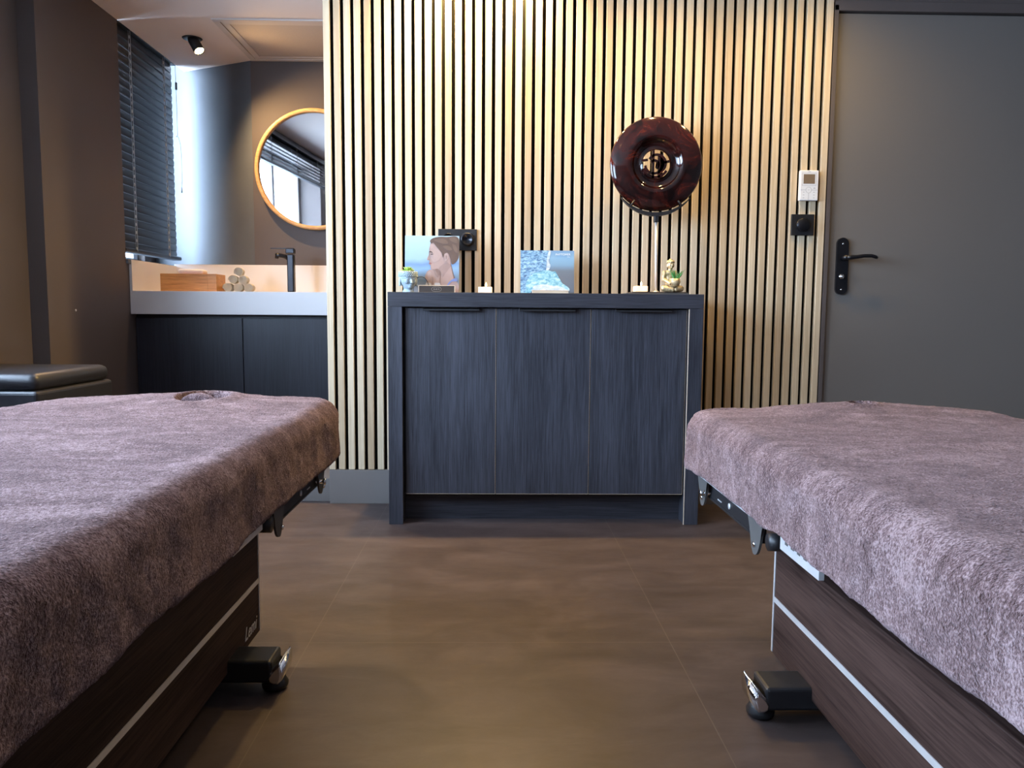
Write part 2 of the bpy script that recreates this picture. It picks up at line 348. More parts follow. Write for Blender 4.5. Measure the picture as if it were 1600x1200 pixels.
for z in (1.097, .909):
    mb = MB(); mb.lathe([(.004,0),(.004,.001),(.002,.002),(0,.0022)], n=12, M=Matrix.Translation((1.433,3.188,z)) @ FRONT); mb.build('screw', M_['chrome'], hp)

# slatted oak cladding
sl = thing('slatted_wall_panel', 'floor-to-ceiling vertical oak slats on black felt behind the dark cabinet', 'wall panel', (-.694, 3.2, .145))
mb = MB(); mb.box(-.694, 1.351, 3.1955, 3.2, .145, CZ-.001); mb.build('felt_backing', M_['felt'], sl)
mb = MB()
for i in range(51):
    x = -.694+i*.0403; mb.box(x, x+.0262, 3.178, 3.196, .145, CZ-.002, .0012, 1)
mb.build('slats', M_['slat'], sl)

# ------------------------------------------------------------------ vanity nook
van = thing('vanity_cabinet', 'blue-black washbasin cabinet under the white counter in the left recess', 'cabinet', (-1.25, 4.1, .1))
mb = MB(); mb.box(XP+.002, -.696, 3.87, 4.35, .10, .783); mb.build('body', M_['vanity'], van)
for a, b in ((XP+.006, -1.262), (-1.258, -.70)):
    mb = MB(); mb.box(a, b, 3.852, 3.869, .16, .765, .001); mb.build('door', M_['vanity'], van)
cn = thing('vanity_counter', 'white counter with deep front edge and upstands in the left recess', 'counter', (-1.25, 4.1, .784))
mb = MB(); mb.box(XP+.001, -.696, 3.812, 4.354, .784, .897, .0015); mb.build('slab', M_['white'], cn)
mb = MB(); mb.box(XP+.001, XP+.014, 3.812, 4.35, .8965, 1.048, .001); mb.build('side_upstand', M_['white'], cn)
mb = MB(); mb.box(XP+.013, -.696, 4.338, 4.3545, .8965, 1.058, .001)
mb._new([(XP+.002,4.34,1.03),(-1.33,4.34,1.03),(-1.35,4.352,1.03),(XP+.002,4.56,1.03),(XP+.002,4.34,1.058),(-1.33,4.34,1.058),(-1.35,4.352,1.058),(XP+.002,4.56,1.058)],
    [(3,2,1,0),(4,5,6,7),(0,1,5,4),(2,3,7,6),(3,0,4,7)]); mb.build('back_upstand', M_['white'], cn)
# tap
fx, fy, fz = -1.085, 4.12, .897
tp = thing('basin_mixer_tap', 'tall black mixer tap standing on the white counter', 'tap', (fx, fy, fz))
mb = MB(); mb.lathe([(.026,0),(.026,.006),(.021,.008)], (fx,fy,fz)); mb.box(fx-.018,fx+.018,fy-.02,fy+.02,fz+.006,fz+.205,.006); mb.build('body', M_['blackmetal'], tp)
mb = MB(); mb.tube([(fx-.005,fy-.004,fz+.178),(fx-.03,fy-.012,fz+.193),(fx-.055,fy-.02,fz+.197),(fx-.075,fy-.026,fz+.196)], [.013,.012,.012,.011], 12)
mb.cyl((fx-.066,fy-.024,fz+.198),(fx-.068,fy-.024,fz+.180),.010); mb.build('spout', M_['blackmetal'], tp)
mb = MB(); mb.box(fx-.024,fx+.020,fy-.02,fy+.02,fz+.208,fz+.234,.004); mb.box(fx-.105,fx+.016,fy-.010,fy+.010,fz+.232,fz+.238,.002); mb.build('lever', M_['blackmetal'], tp)
# mirror
mx_, mz_, mR = -1.0, 1.577, .325
tilt = Matrix.Translation((mx_, 4.352, mz_-mR)) @ Matrix.Rotation(math.radians(1.6), 4, 'X') @ Matrix.Translation((-mx_, -4.352, -(mz_-mR)))
mr = thing('round_mirror', 'round wall mirror in a thin pale wood ring above the tap', 'mirror', (mx_, 4.34, mz_-mR))
mb = MB(); prof = [(mR-.022, .004), (mR-.022, .030), (mR-.018, .034), (mR-.003, .034), (mR, .030), (mR, 0.004), (mR-.022, .004)]
mb.lathe(prof, n=96, M=tilt @ Matrix.Translation((mx_, 4.350, mz_)) @ FRONT)
bmesh.ops.delete(mb.bm, geom=[f for f in mb.bm.faces if len(f.verts) > 4], context='FACES_ONLY'); mb.build('ring_frame', M_['ringwood'], mr)
mb = MB(); mb.lathe([(mR-.0215, 0), (mR-.0215, .014)], n=96, M=tilt @ Matrix.Translation((mx_, 4.346, mz_)) @ FRONT, smooth=False); mb.build('glass', M_['mirrorglass'], mr)
# tissue box
bx0, bx1, by0, by1 = -1.70, -1.418, 3.95, 4.08
tb = thing('tissue_box', 'bamboo tissue box on the white counter left of the rolled towels', 'tissue box', (-1.56, 4.01, .897))
mb = MB()
mb.box(bx0,bx1-.0455,by0,by1,.897,.988,.0012); mb.box(bx1-.0448,bx1,by0,by1,.897,.988,.0012); mb.box(bx1-.05,bx1-.04,by0+.002,by1-.002,.899,.986); mb.build('case', M_['bamboo'], tb)
mb = MB(); mb.box(bx0+.075,bx0+.205,by0+.03,by0+.10,.985,1.012,.012,4)
for v in mb.bm.verts: v.co += Vector((0, 0, .004*noise.noise(v.co*40)))
for f in mb.bm.faces: f.smooth = True
mb.build('tissues', M_['tissue'], tb)
# rolled towels
def roll_mesh():
    mb = MB(); n = 150; L = .085; pts = []
    for i in range(n+1):
        t = i/n; a = t*2*PI*3.6; r = .0035+.0195*t; pts.append((r*math.cos(a), r*math.sin(a), a))
    vs, fs = [], []; th = .0017
    for y in (-L/2, -L/2+.004, L/2-.004, L/2):
        for (x, z, a) in pts:
            e = .0012 if abs(y) > L/2-.001 else 0
            q_ = math.hypot(x, z); k_ = max(.1, (q_-th+e)/q_); vs.append((x*k_, y, z*k_))
    for (x, z, a) in pts: pass
    k = n+1; outer = []
    for y in (-L/2, -L/2+.003, L/2-.003, L/2):
        e = .0012 if abs(y) > L/2-.001 else 0
        outer.append(len(vs))
        for (x, z, a) in pts:
            r = math.hypot(x, z); s = (r+th-e)/r; vs.append((x*s, y, z*s))
    for j in range(3):
        for i in range(n): fs.append((outer[j]+i, outer[j]+i+1, outer[j+1]+i+1, outer[j+1]+i))
        for i in range(n): fs.append((j*k+i+1, j*k+i, (j+1)*k+i, (j+1)*k+i+1))
    for i in range(n):
        fs.append((i, i+1, outer[0]+i+1, outer[0]+i)); fs.append((3*k+i+1, 3*k+i, outer[3]+i, outer[3]+i+1))
    fs.append((n, k+n, outer[1]+n, outer[0]+n)); fs.append((k+n, 2*k+n, outer[2]+n, outer[1]+n))
    mb._new(vs, fs, None, None, True); mb.lathe([(.0200, -L/2+.009), (.0200, L/2-.009)], M=Matrix.Rotation(PI/2, 4, 'X'), n=24)
    return mb
r0 = roll_mesh().build('rolled_towel', M_['terry'])
RR = .0249; ty = 4.03
rows = [(-1.388, 0, 'cream rolled towel at the bottom left of the stack beside the tissue box'), (-1.336, 0, 'cream rolled towel in the middle of the bottom row of the stack'),
        (-1.284, 0, 'cream rolled towel at the bottom right of the stack, nearest the tap'), (-1.362, 1, 'cream rolled towel on the left of the middle row of the stack'),
        (-1.310, 1, 'cream rolled towel on the right of the middle row of the stack'), (-1.336, 2, 'cream rolled towel topmost of the little stack')]
for i, (x, rw, lb) in enumerate(rows):
    o = r0 if i == 0 else r0.copy()
    if i: C.objects.link(o)
    o.location = (x+.005, ty+.006*(i % 3), .897+RR+rw*.0408); o.rotation_euler = (0, random.uniform(-2, 2) if i else .4, math.radians(8+3*(i % 2)))
    tag(o, lb, 'towel', 'rolled towels on the counter')
# nook spotlight
spx, spy = -1.53, 4.02
sp_ = thing('ceiling_spotlight', 'black tilted spotlight with glowing lamp set in the recess ceiling', 'spotlight', (spx, spy, CZ))
mb = MB(); mb.lathe([(.045,-.003),(.048,0)], (spx,spy,CZ-.0005), n=40); mb.build('trim_ring', M_['black'], sp_)
sd = Vector((.50, -.25, -.83)).normalized(); p0 = Vector((spx+.0, spy, CZ+.0)); p1 = p0+sd*.085
mb = MB(); q = sd.to_track_quat('Z', 'Y').to_matrix().to_4x4()
mb.lathe([(.024,0),(.026,.01),(.026,.083),(.0235,.083),(.0235,.070)], n=32, M=Matrix.Translation(p0) @ q)
bmesh.ops.delete(mb.bm, geom=[f for f in mb.bm.faces if len(f.verts) > 4], context='FACES_ONLY'); mb.build('lamp_housing', M_['black'], sp_)
mb = MB(); mb.lathe([(.0,.074),(.018,.0745),(.0232,.079)], n=32, M=Matrix.Translation(p0) @ q); mb.build('lamp_face', M_['lampface'], sp_)
SPOTP = p0+sd*.10
# ceiling grille
gr = thing('ceiling_grille', 'square pale perforated ventilation panel in the recess ceiling', 'vent', (-1.04, 4.05, CZ))
mb = MB(); gx0, gx1, gy0, gy1 = -1.338, -.738, 3.748, 4.342
for a in ((gx0,gx1,gy0,gy0+.03),(gx0,gx1,gy1-.03,gy1),(gx0,gx0+.03,gy0+.03,gy1-.03),(gx1-.03,gx1,gy0+.03,gy1-.03)): mb.box(*a, CZ-.006, CZ+.002, .0015)
for a in ((gx0+.034,gx1-.034,gy0+.034,gy0+.066),(gx0+.034,gx1-.034,gy1-.066,gy1-.034),(gx0+.034,gx0+.066,gy0+.066,gy1-.066),(gx1-.066,gx1-.034,gy0+.066,gy1-.066)): mb.box(*a, CZ-.004, CZ+.002, .0015)
mb.build('grille_frame', M_['ventgrey'], gr)
mb = MB(); mb.box(gx0+.066,gx1-.066,gy0+.066,gy1-.066,CZ-.002,CZ+.002); mb.build('perforated_plate', M_['perf'], gr)
# venetian blinds
def blind(name, label, X, y0, y1, ztop, zbot, pitch, ladders, tilt, cord=True, wand=False):
    t = thing(name, label, 'blind', (X, (y0+y1)/2, zbot))
    mb = MB(); mb.box(X-.028, X+.028, y0, y1, ztop-.045, ztop-.001, .003); mb.build('head_rail', M_['blind'], t)
    span = ztop-.062-zbot-.036; pitch = span/round(span/pitch)
    mb = MB(); n = round(span/pitch)+1; hw = .0262
    for i in range(n):
        zc = ztop-.062-i*pitch
        if zc < zbot+.03: break
        prof = []
        for k in range(7):
            u = -1+2*k/6; prof.append((u*hw, .0035*(1-u*u)))
        vs, fs = [], []; J = [(y0+.002, .3), (y0+.006, .75), (y0+.014, 1), (y1-.014, 1), (y1-.006, .75), (y1-.002, .3)]
        for (y, s) in J:
            for dz in (0, -.0018):
                for (a, b) in prof:
                    aa = a*(s if a > 0 else 1); c_, s_ = math.cos(tilt), math.sin(tilt)
                    vs.append((X+aa*c_+(b+dz)*s_, y, zc-aa*s_+(b+dz)*c_))
        for j in range(len(J)-1):
            for k in range(6):
                fs.append((j*14+k, (j+1)*14+k, (j+1)*14+k+1, j*14+k+1)); fs.append((j*14+7+k+1, (j+1)*14+7+k+1, (j+1)*14+7+k, j*14+7+k))
            for k in (0, 6):
                fs.append((j*14+k, j*14+7+k, (j+1)*14+7+k, (j+1)*14+k))
        fs.append(tuple(range(7))+tuple(13-k for k in range(7))); e = (len(J)-1)*14
        fs.append(tuple(e+k for k in range(7))+tuple(e+13-k for k in range(7)))
        mb._new(vs, fs, None, None, False)
    sl_ = mb.build('slats', M_['blind'], t)
    for f in sl_.data.polygons: f.use_smooth = len(f.vertices) == 4
    mb = MB(); mb.box(X-.026, X+.026, y0-.004, y1+.012, zbot, zbot+.022, .008, 3); mb.build('bottom_rail', M_['blind'], t)
    for y in ladders:
        mb = MB()
        for dx in (-.024, .021): mb.tube([(X+dx, y, zbot+.01), (X+dx, y, ztop-.03)], .0011, 6)
        mb.tube([(X+.027, y+.006, zbot+.01), (X+.027, y+.006, ztop-.03)], .0016, 6)
        i = 0
        while ztop-.062-i*pitch > zbot+.03:
            zc = ztop-.062-i*pitch; mb.ell((X+.0245, y+.002, zc-.012), .003, .004, .008, 8, 6); i += 1  # pale beads imitate daylight showing through the slat holes
        mb.build('cords_and_hole_light', M_['cord'], t)
    if cord:
        mb = MB(); yc = y1+.012
        mb.tube([(X+.02, yc, ztop-.02), (X+.022, yc, ztop-.30), (X+.022, yc, ztop-.42)], .0012, 6)
        mb.tube([(X+.022, yc, ztop-.42), (X+.022, yc-.02, ztop-.43), (X+.022, yc+.01, ztop-.425), (X+.022, yc+.035, ztop-.46), (X+.022, yc+.045, ztop-.52), (X+.022, yc+.045, ztop-.66), (X+.022, yc+.035, ztop-.70)], .0012, 6)
        mb.box(X+.017, X+.027, yc-.006, yc+.006, ztop-.17, ztop-.13, .002); mb.lathe([(.002,.03),(.004,0)], (X+.022, yc+.035, ztop-.73), n=10)
        mb.build('pull_cord', M_['black'], t)
    return t
blind('venetian_blind', 'black venetian blind lowered in the recess above the white counter', XP-.03, 3.80, 4.455, 2.202, 1.085, .0398, (3.915, 4.30), math.radians(79))
blind('venetian_blind', 'black venetian blind half raised over the large window, seen in the round mirror', XL+.034, .34, 2.64, 2.15, 1.87, .03, (.7, 1.5, 2.3), math.radians(40), cord=False)
mb = MB(); mb.lathe([(.005,0),(.005,.002),(0,.003)], n=12, M=Matrix.Translation((XP, 3.32, .80)) @ Matrix.Rotation(PI/2, 4, 'Y')); tag(mb.build('wall_screw', M_['plastic'], org=(XP,3.32,.8)), 'tiny pale screw cap in the dark left wall below the blind', 'screw')

# padded stool behind the left bed
st = thing('padded_stool', 'black leather padded stool by the left wall behind the left bed', 'stool', (-1.62, 2.62, 0))
mb = MB(); mb.box(-1.84, -1.425, 2.40, 2.86, .545, .603, .026, 5)
for f in mb.bm.faces: f.smooth = True
mb.build('cushion', M_['leather'], st)
mb = MB(); mb.box(-1.845, -1.42, 2.395, 2.865, .44, .548, .012, 3); mb.build('case', M_['leather'], st)
for x in (-1.82, -1.45):
    for y in (2.43, 2.83):
        mb = MB(); mb.cyl((x, y, 0), (x, y, .445), .014, .018); mb.build('leg', M_['blackmetal'], st)

# ------------------------------------------------------------------ cabinet
cb = thing('sideboard_cabinet', 'dark stained three-door cabinet against the oak slats', 'cabinet', (.185, 3.02, 0))
FX0, FX1, FY, FB, FT = -.402, .773, 2.86, 3.176, .876
mb = MB(); mb.box(FX0, FX1, FY, FB, FT-.054, FT, .0012); mb.build('top', M_['cabx'], cb)
for a, b in ((FX0, FX0+.053), (FX1-.053, FX1)):
    mb = MB(); mb.box(a, b, FY, FB, 0, FT-.0545, .0012); mb.build('side_panel', M_['cab'], cb)
mb = MB(); mb.box(FX0+.053, FX1-.053, FY+.05, FB, .11, FT-.0545); mb.build('carcass', M_['black'], cb)
mb = MB(); mb.box(FX0+.053, FX1-.053, FY+.085, FY+.10, 0, .111); mb.build('plinth', M_['cabx'], cb)
dx = [(-.340, -.0008), (.0008, .3545), (.3565, .7165)]
for i, (a, b) in enumerate(dx):
    mb = MB(); mb.box(a+.001, b-.001, FY+.022, FY+.041, .114, FT-.058, .0008)
    mb.box(b-.0022, b-.0002, FY+.0225, FY+.041, .114, FT-.058, mi=1); mb.box(a+.001, b-.001, FY+.0225, FY+.041, .1128, .1142, mi=1)
    d = mb.build('door', [M_['cab'], M_['beech']], cb)
    c = (a+b)/2+.012 if i else (-.274-.061)/2; w = .105
    mb = MB(); mb.box(c-w, c+w, FY+.0, FY+.024, FT-.062, FT-.0555, .001); mb.box(c-w, c+w, FY+.0, FY+.003, FT-.068, FT-.0555, .001)
    mb.build('handle', M_['black'], d)
# floor-level end strip of the right side: white edge band
mb = MB(); mb.box(FX1-.0538, FX1-.053, FY+.001, FY+.009, .0, FT-.055); mb.build('edge_band', M_['beech'], cb)
TOP = FT

# ------------------------------------------------------------------ things on the cabinet
# portrait card (drawn in unit coords from the card's lower left)
PM = {}
def pm(name, c, r=.5):
    c = tuple(x*.62 for x in c); PM[name] = mottled('print_'+name, c, r, .06, 30, bstr=0); return PM[name]
def skygrad():
    m, nt, b = newmat('print_sky'); tc = nd(nt, 'ShaderNodeTexCoord'); sp = nd(nt, 'ShaderNodeSeparateXYZ'); nt.links.new(tc.outputs['Object'], sp.inputs[0])
    n = nd(nt, 'ShaderNodeTexNoise', Scale=14, Detail=2); nt.links.new(tc.outputs['Object'], n.inputs['Vector'])
    a = nd(nt, 'ShaderNodeMath', operation='MULTIPLY_ADD'); a.inputs[1].default_value = 1/.228; nt.links.new(sp.outputs['Z'], a.inputs[0])
    s = nd(nt, 'ShaderNodeMath', operation='MULTIPLY_ADD'); s.inputs[1].default_value = .12; s.inputs[2].default_value = -.06; nt.links.new(n.outputs['Fac'], s.inputs[0]); nt.links.new(s.outputs[0], a.inputs[2])
    nt.links.new(ramp(nt, a.outputs[0], [(0, (.27, .28, .31)), (.22, (.12, .17, .22)), (.42, (.21, .34, .50)), (.5, (.16, .26, .43)), (.6, (.31, .45, .57)), (1, (.40, .54, .62))]), b.inputs['Base Color']); setp(b, Roughness=.3); return m
def card_poly(mb, pts, lay, mi, W, Hh, M, sub=3, smooth=True):
    q = [(x/530*W, (540-y)/540*Hh) for x, y in [(px-188, py-172) for px, py in pts]]
    q = [(min(max(x, 0), W), min(max(z, 0), Hh)) for x, z in (smoothcurve(q, sub) if smooth else q)]
    mb.prism(q, .0003, M @ Matrix.Translation((0, -.0003*(lay+1), 0)), mi)
W_, H_ = .2135, .228; ox, oy = -.362, 3.055
lean = Matrix.Translation((ox, oy, TOP+.001)) @ Matrix.Rotation(math.radians(-7), 4, 'X')
pc = thing('portrait_display_card', 'upright photo card of a woman in profile against blue sky', 'photo card', (ox+W_/2, oy, TOP))
mb = MB(); mb.box(0, W_, 0, .003, 0, H_, M=lean); mb.build('card_board', skygrad(), pc)
# back strut so the card stands
mb = MB(); mb._new([(W_*.4, .003, .001), (W_*.6, .003, .001), (W_*.6, .003, .15), (W_*.4, .003, .15), (W_*.4, .06, .0083), (W_*.6, .06, .0083)], [(0,1,2,3),(0,4,5,1),(3,2,5,4),(0,3,4),(1,5,2)], lean); mb.build('strut', M_['brownlac'], pc)
mats = [pm('skin', (.55, .38, .33)), pm('hair', (.16, .10, .075)), pm('hair_light', (.215, .14, .10)), pm('skin_light', (.62, .45, .40)), pm('dark', (.06, .04, .04)), pm('lips', (.42, .18, .18)), pm('strap', (.22, .30, .62)), pm('skin_shade', (.43, .295, .26)), pm('pale', (.78, .76, .78))]
mb = MB(); P_ = lambda pts, lay, mi, sm=True: card_poly(mb, pts, lay, mi, W_, H_, lean, smooth=sm)
P_([(450,235),(432,268),(424,305),(430,325),(421,350),(404,392),(412,403),(430,404),(425,424),(430,433),(425,440),(440,452),(438,476),(455,490),(485,486),(520,480),(540,505),(545,545),(530,590),(490,630),(470,665),(472,714),(600,716),(718,716),(719,650),(705,615),(672,580),(650,520),(640,440),(620,340),(560,260)], 0, 0)
P_([(445,250),(432,300),(450,330),(440,375),(470,420),(520,400),(545,350),(520,300),(480,260)], 1, 3)
P_([(520,480),(560,440),(600,420),(640,455),(600,500),(560,560),(548,520)], 1, 7)
P_([(445,245),(432,222),(450,200),(490,186),(540,180),(600,182),(650,176),(695,180),(716,210),(718,300),(714,370),(690,415),(655,440),(640,425),(632,385),(618,345),(596,330),(575,345),(560,375),(548,335),(520,300),(490,268),(465,238)], 2, 1)
P_([(470,215),(520,200),(580,205),(610,240),(570,250),(520,235)], 3, 2); P_([(620,190),(660,185),(695,205),(700,240),(660,230),(630,215)], 3, 2); P_([(560,270),(610,265),(650,300),(620,310),(585,295)], 3, 2); P_([(650,250),(690,270),(700,330),(670,310)], 3, 2)
P_([(572,350),(590,335),(612,348),(612,380),(590,410),(572,408),(580,385)], 4, 3); P_([(585,360),(600,358),(600,380),(588,392)], 5, 7)
P_([(422,325),(440,318),(462,332),(445,330)], 4, 4); P_([(437,345),(455,340),(468,345),(450,350)], 4, 4); P_([(424,430),(438,424),(454,432),(438,438),(428,440)], 4, 5); P_([(414,396),(425,390),(430,402),(420,402)], 4, 7)
P_([(390,540),(410,505),(440,490),(470,500),(490,520),(520,545),(535,560),(528,600),(535,640),(500,655),(470,640),(455,610),(440,650),(400,655),(405,600),(388,570)], 4, 0)
P_([(470,495),(495,505),(520,560),(500,560),(478,530)], 5, 7); P_([(455,560),(470,575),(465,640),(452,640)], 5, 7); P_([(410,520),(440,510),(445,560),(420,590)], 5, 3)
P_([(396,618),(440,616),(445,640),(398,648)], 6, 8); P_([(480,616),(530,618),(534,645),(486,642)], 6, 8)
P_([(598,645),(620,610),(650,582),(690,568),(705,590),(690,600),(650,602),(622,628),(606,652)], 5, 6)
mb.build('portrait_print', mats, pc)
# small brown plaque
pl = thing('brown_plaque', 'small brown plaque with pale oval label in front of the portrait card', 'plaque', (-.228, 2.985, TOP))
mb = MB(); mb.box(-.298, -.162, 2.98, 2.998, TOP+.0005, TOP+.0275, .001); mb.build('block', M_['brownlac'], pl)
mb = MB(); mb.box(-.3005, -.298, 2.979, 2.999, TOP, TOP+.029, .0005); mb.box(-.162, -.1595, 2.979, 2.999, TOP, TOP+.029, .0005); mb.box(-.3005, -.1595, 2.979, 2.999, TOP+.0275, TOP+.0295, .0005); mb.build('rim', M_['beech'], pl)
mb = MB(); oc = (-.231, 2.9795, TOP+.0145); Rt = []
for k in range(33):
    a = 2*PI*k/32; Rt.append((oc[0]+.0185*(abs(math.cos(a))**.7)*(1 if math.cos(a) >= 0 else -1), oc[1], oc[2]+.0085*(abs(math.sin(a))**.8)*(1 if math.sin(a) >= 0 else -1)))
mb.tube(Rt, .0006, 6); add_text(mb, 'GUE R', .0085, Matrix.Translation((oc[0], 2.9796, oc[2])) @ FRONT, .0004); mb.build('oval_label', pm('label', (.55, .45, .36)), pl)
# sea and rock card
def rockmat(name, stops, sc=60, det=6, stretch=(1, 1, 1.6)):
    m, nt, b = newmat(name); v = coords(nt, stretch); n = nd(nt, 'ShaderNodeTexNoise', Scale=sc, Detail=det, Roughness=.6, Distortion=.8); nt.links.new(v, n.inputs['Vector'])
    nt.links.new(ramp(nt, n.outputs['Fac'], stops), b.inputs['Base Color']); setp(b, Roughness=.3); return m
cW, cH, cx, cy = .2125, .170, .0945, 3.055
M2 = Matrix.Translation((cx, cy, TOP+.004)) @ Matrix.Rotation(math.radians(-6), 4, 'X')
sc_ = thing('sea_display_card', 'blue photo card of shallow sea water and a pale rock, pale lettering in its corner', 'photo card', (cx+cW/2, cy, TOP))
m, nt, b = newmat('print_bay'); tc = nd(nt, 'ShaderNodeTexCoord'); sp = nd(nt, 'ShaderNodeSeparateXYZ'); nt.links.new(tc.outputs['Object'], sp.inputs[0])
a = nd(nt, 'ShaderNodeMath', operation='DIVIDE'); a.inputs[1].default_value = cH; nt.links.new(sp.outputs['Z'], a.inputs[0])
nt.links.new(ramp(nt, a.outputs[0], [(0, (.13, .15, .18)), (.4, (.15, .17, .20)), (.55, (.16, .19, .22)), (.68, (.21, .34, .46)), (.85, (.25, .42, .56)), (1, (.19, .32, .48))]), b.inputs['Base Color']); setp(b, Roughness=.3)
mb = MB(); mb.box(0, cW, 0, .003, 0, cH, M=M2); mb.build('card_board', m, sc_)
def P2(mb, pts, lay, mi, sub=3, sm=True):
    q = [((x-170)/992*cW, (1030-y)/825*cH) for x, y in pts]
    q = [(min(max(x, 0), cW), min(max(z, 0), cH)) for x, z in (smoothcurve(q, sub) if sm else q)]
    mb.prism(q, .0003, M2 @ Matrix.Translation((0, -.0003*(lay+1), 0)), mi)
mb = MB()
P2(mb, [(170,205),(700,205),(660,400),(710,480),(650,590),(500,640),(350,780),(240,1030),(170,1030)], 0, 0, sm=False)
P2(mb, [(690,215),(730,215),(700,370),(670,400),(725,490),(690,580),(640,600),(665,480),(650,400)], 1, 2)
P2(mb, [(575,600),(640,585),(700,590),(760,615),(810,605),(840,650),(875,720),(900,760),(940,830),(1000,870),(1070,930),(1040,990),(700,985),(380,990),(350,1030),(250,1020),(285,950),(270,860),(300,770),(350,700),(430,640),(520,625)], 2, 1)
P2(mb, [(390,960),(420,890),(520,870),(640,860),(740,880),(900,900),(1000,940),(1030,980),(700,982),(400,985)], 3, 2)
mb.build('sea_print', [rockmat('print_sea', [(.35, (.06, .10, .20)), (.48, (.16, .32, .50)), (.62, (.40, .60, .70))], 75, 5, (1, 1, 2)), rockmat('print_rock', [(.38, (.13, .33, .45)), (.5, (.26, .53, .62)), (.66, (.52, .68, .72))], 55), rockmat('print_foam', [(.4, (.42, .54, .64)), (.6, (.66, .70, .74))], 60)], sc_)
mb = MB(); add_text(mb, 'PHYTOMER', .0112, M2 @ Matrix.Translation((.168, -.0007, .154)) @ FRONT, .0003, spacing=1.05); add_text(mb, 'PARIS', .0045, M2 @ Matrix.Translation((.190, -.0007, .1445)) @ FRONT, .0003)
mb.build('lettering', pm('letter', (1.4, 1.45, 1.5)), sc_)
mb = MB(); mb._new([(cW*.4, .003, .001), (cW*.6, .003, .001), (cW*.6, .003, .11), (cW*.4, .003, .11), (cW*.4, .05, .0055), (cW*.6, .05, .0055)], [(0,1,2,3),(0,4,5,1),(3,2,5,4),(0,3,4),(1,5,2)], M2); mb.build('strut', M_['beech'], sc_)
mb = MB(); mb.box(.139, .280, 3.0, 3.03, TOP, TOP+.013, .001); mb.box(.137, .282, 2.999, 3.031, TOP+.013, TOP+.0145, .0005)
tag(mb.build('wooden_block', M_['beech'], org=(.21, 3.01, TOP)), 'low pale wooden block in front of the sea photo card', 'block')
# tealight candles
def candle(name, x, y, z, w, h, label):
    t = thing(name, label, 'candle', (x, y, z), 'lit square candles on the cabinet')
    mb = MB(); mb.box(x-w/2, x+w/2, y-w/2, y+w/2, z+.0005, z+h, .003, 3); mb.build('wax_block', M_['wax'], t)
    mb = MB(); mb.cyl((x+.003, y, z+h-.002), (x+.003, y, z+h+.003), .0006, n=8); mb.build('wick', M_['black'], t)
    mb = MB(); mb.lathe([(.0, 0), (.0028, .003), (.0035, .007), (.0022, .012), (0, .018)], (x+.003, y, z+h+.001), n=14); mb.build('flame', M_['flame'], t)
    return (x+.003, y, z+h+.012)
cd = [candle('square_candle', -.043, 2.975, TOP, .053, .024, 'lit square candle standing alone between the two photo cards')]
# disc stand
SX, SY = .628, 3.05
ds = thing('disc_stand', 'stand with dark plate, slim chrome rod and black cradle holding the round disc', 'stand', (SX, SY, TOP))
mb = MB(); mb.box(.503, .748, 2.985, 3.11, TOP, TOP+.007, .001); mb.build('lower_plate', M_['greym'], ds)
mb = MB(); mb.box(.527, .742, 2.99, 3.105, TOP+.0068, TOP+.0115, .001); mb.build('upper_plate', M_['brownlac'], ds)
BZ = TOP+.0115
mb = MB(); mb.cyl((SX+.004, SY, BZ-.002), (SX-.003, SY, 1.165), .0058, .0052); mb.lathe([(.012,0),(.012,.003),(.006,.006)], (SX+.004,SY,BZ-.0002)); mb.build('rod', M_['alu'], ds)
dcx, dcy, dcz, dR = .620, 3.048, 1.384, .181
mb = MB(); o_, i_ = [], []
for k in range(25):
    a = math.radians(-136+92*k/24); t = abs(k-12)/12
    i_.append((dcx+.186*math.cos(a), dcz+.186*math.sin(a))); th = .013*(1-t**2)+.0015; o_.append((dcx+(.186+th)*math.cos(a), dcz+(.186+th)*math.sin(a)+.0))
mb.prism(i_+o_[::-1], .022, Matrix.Translation((0, dcy-.011, 0)))
for a in (-121, -59):
    r = math.radians(a); c_, s_ = math.cos(r), math.sin(r)
    mb.tube([(dcx+.189*c_, dcy-.012, dcz+.189*s_), (dcx+.186*c_, dcy-.022, dcz+.184*s_), (dcx+.170*c_, dcy-.021, dcz+.170*s_), (dcx+.166*c_, dcy-.018, dcz+.166*s_)], .0035, 8)
mb.box(SX-.012, SX+.006, SY-.01, SY+.01, 1.16, 1.19, .003); mb.build('cradle', M_['black'], ds)
cd.append(candle('square_candle', .562, 3.012, BZ, .05, .022, 'lit square candle on the stand plate left of the chrome rod'))
# lacquered disc: lathe with open fretwork centre
dk = thing('lacquered_disc', 'large round glossy tortoiseshell disc with openwork centre on the stand', 'disc', (dcx, dcy, dcz-dR))
prof = [(.055, -.002), (.060, -.006), (.072, -.008), (.084, -.004), (.092, .003), (.097, .012), (.105, .014), (.125, .012), (.155, .006), (.176, .0), (.181, -.004), (.180, -.008), (.17, -.009), (.14, -.006), (.10, -.003), (.085, -.012), (.06, -.014), (.055, -.010), (.055, -.002)]
mb = MB(); mb.lathe(prof, n=96, M=Matrix.Translation((dcx, dcy, dcz)) @ FRONT)
bmesh.ops.delete(mb.bm, geom=[f for f in mb.bm.faces if len(f.verts) > 4], context='FACES_ONLY'); mb.build('dish', M_['disc'], dk)
mb = MB(); fc = lambda x, z: (dcx-.003+x, dcy+.006, dcz+z)
def flat(pts, w=.0095, d=.008):
    b = [(Vector((x, 0, z))) for x, z in pts]; L, R2 = [], []
    for i, p in enumerate(b):
        t = (b[min(i+1, len(b)-1)]-b[max(i-1, 0)]).normalized(); n = Vector((-t.z, 0, t.x)); L.append((p+n*w/2)); R2.append((p-n*w/2))
    mb.prism([(q.x, q.z) for q in L+R2[::-1]], d, Matrix.Translation((dcx-.003, dcy-.001, dcz)))
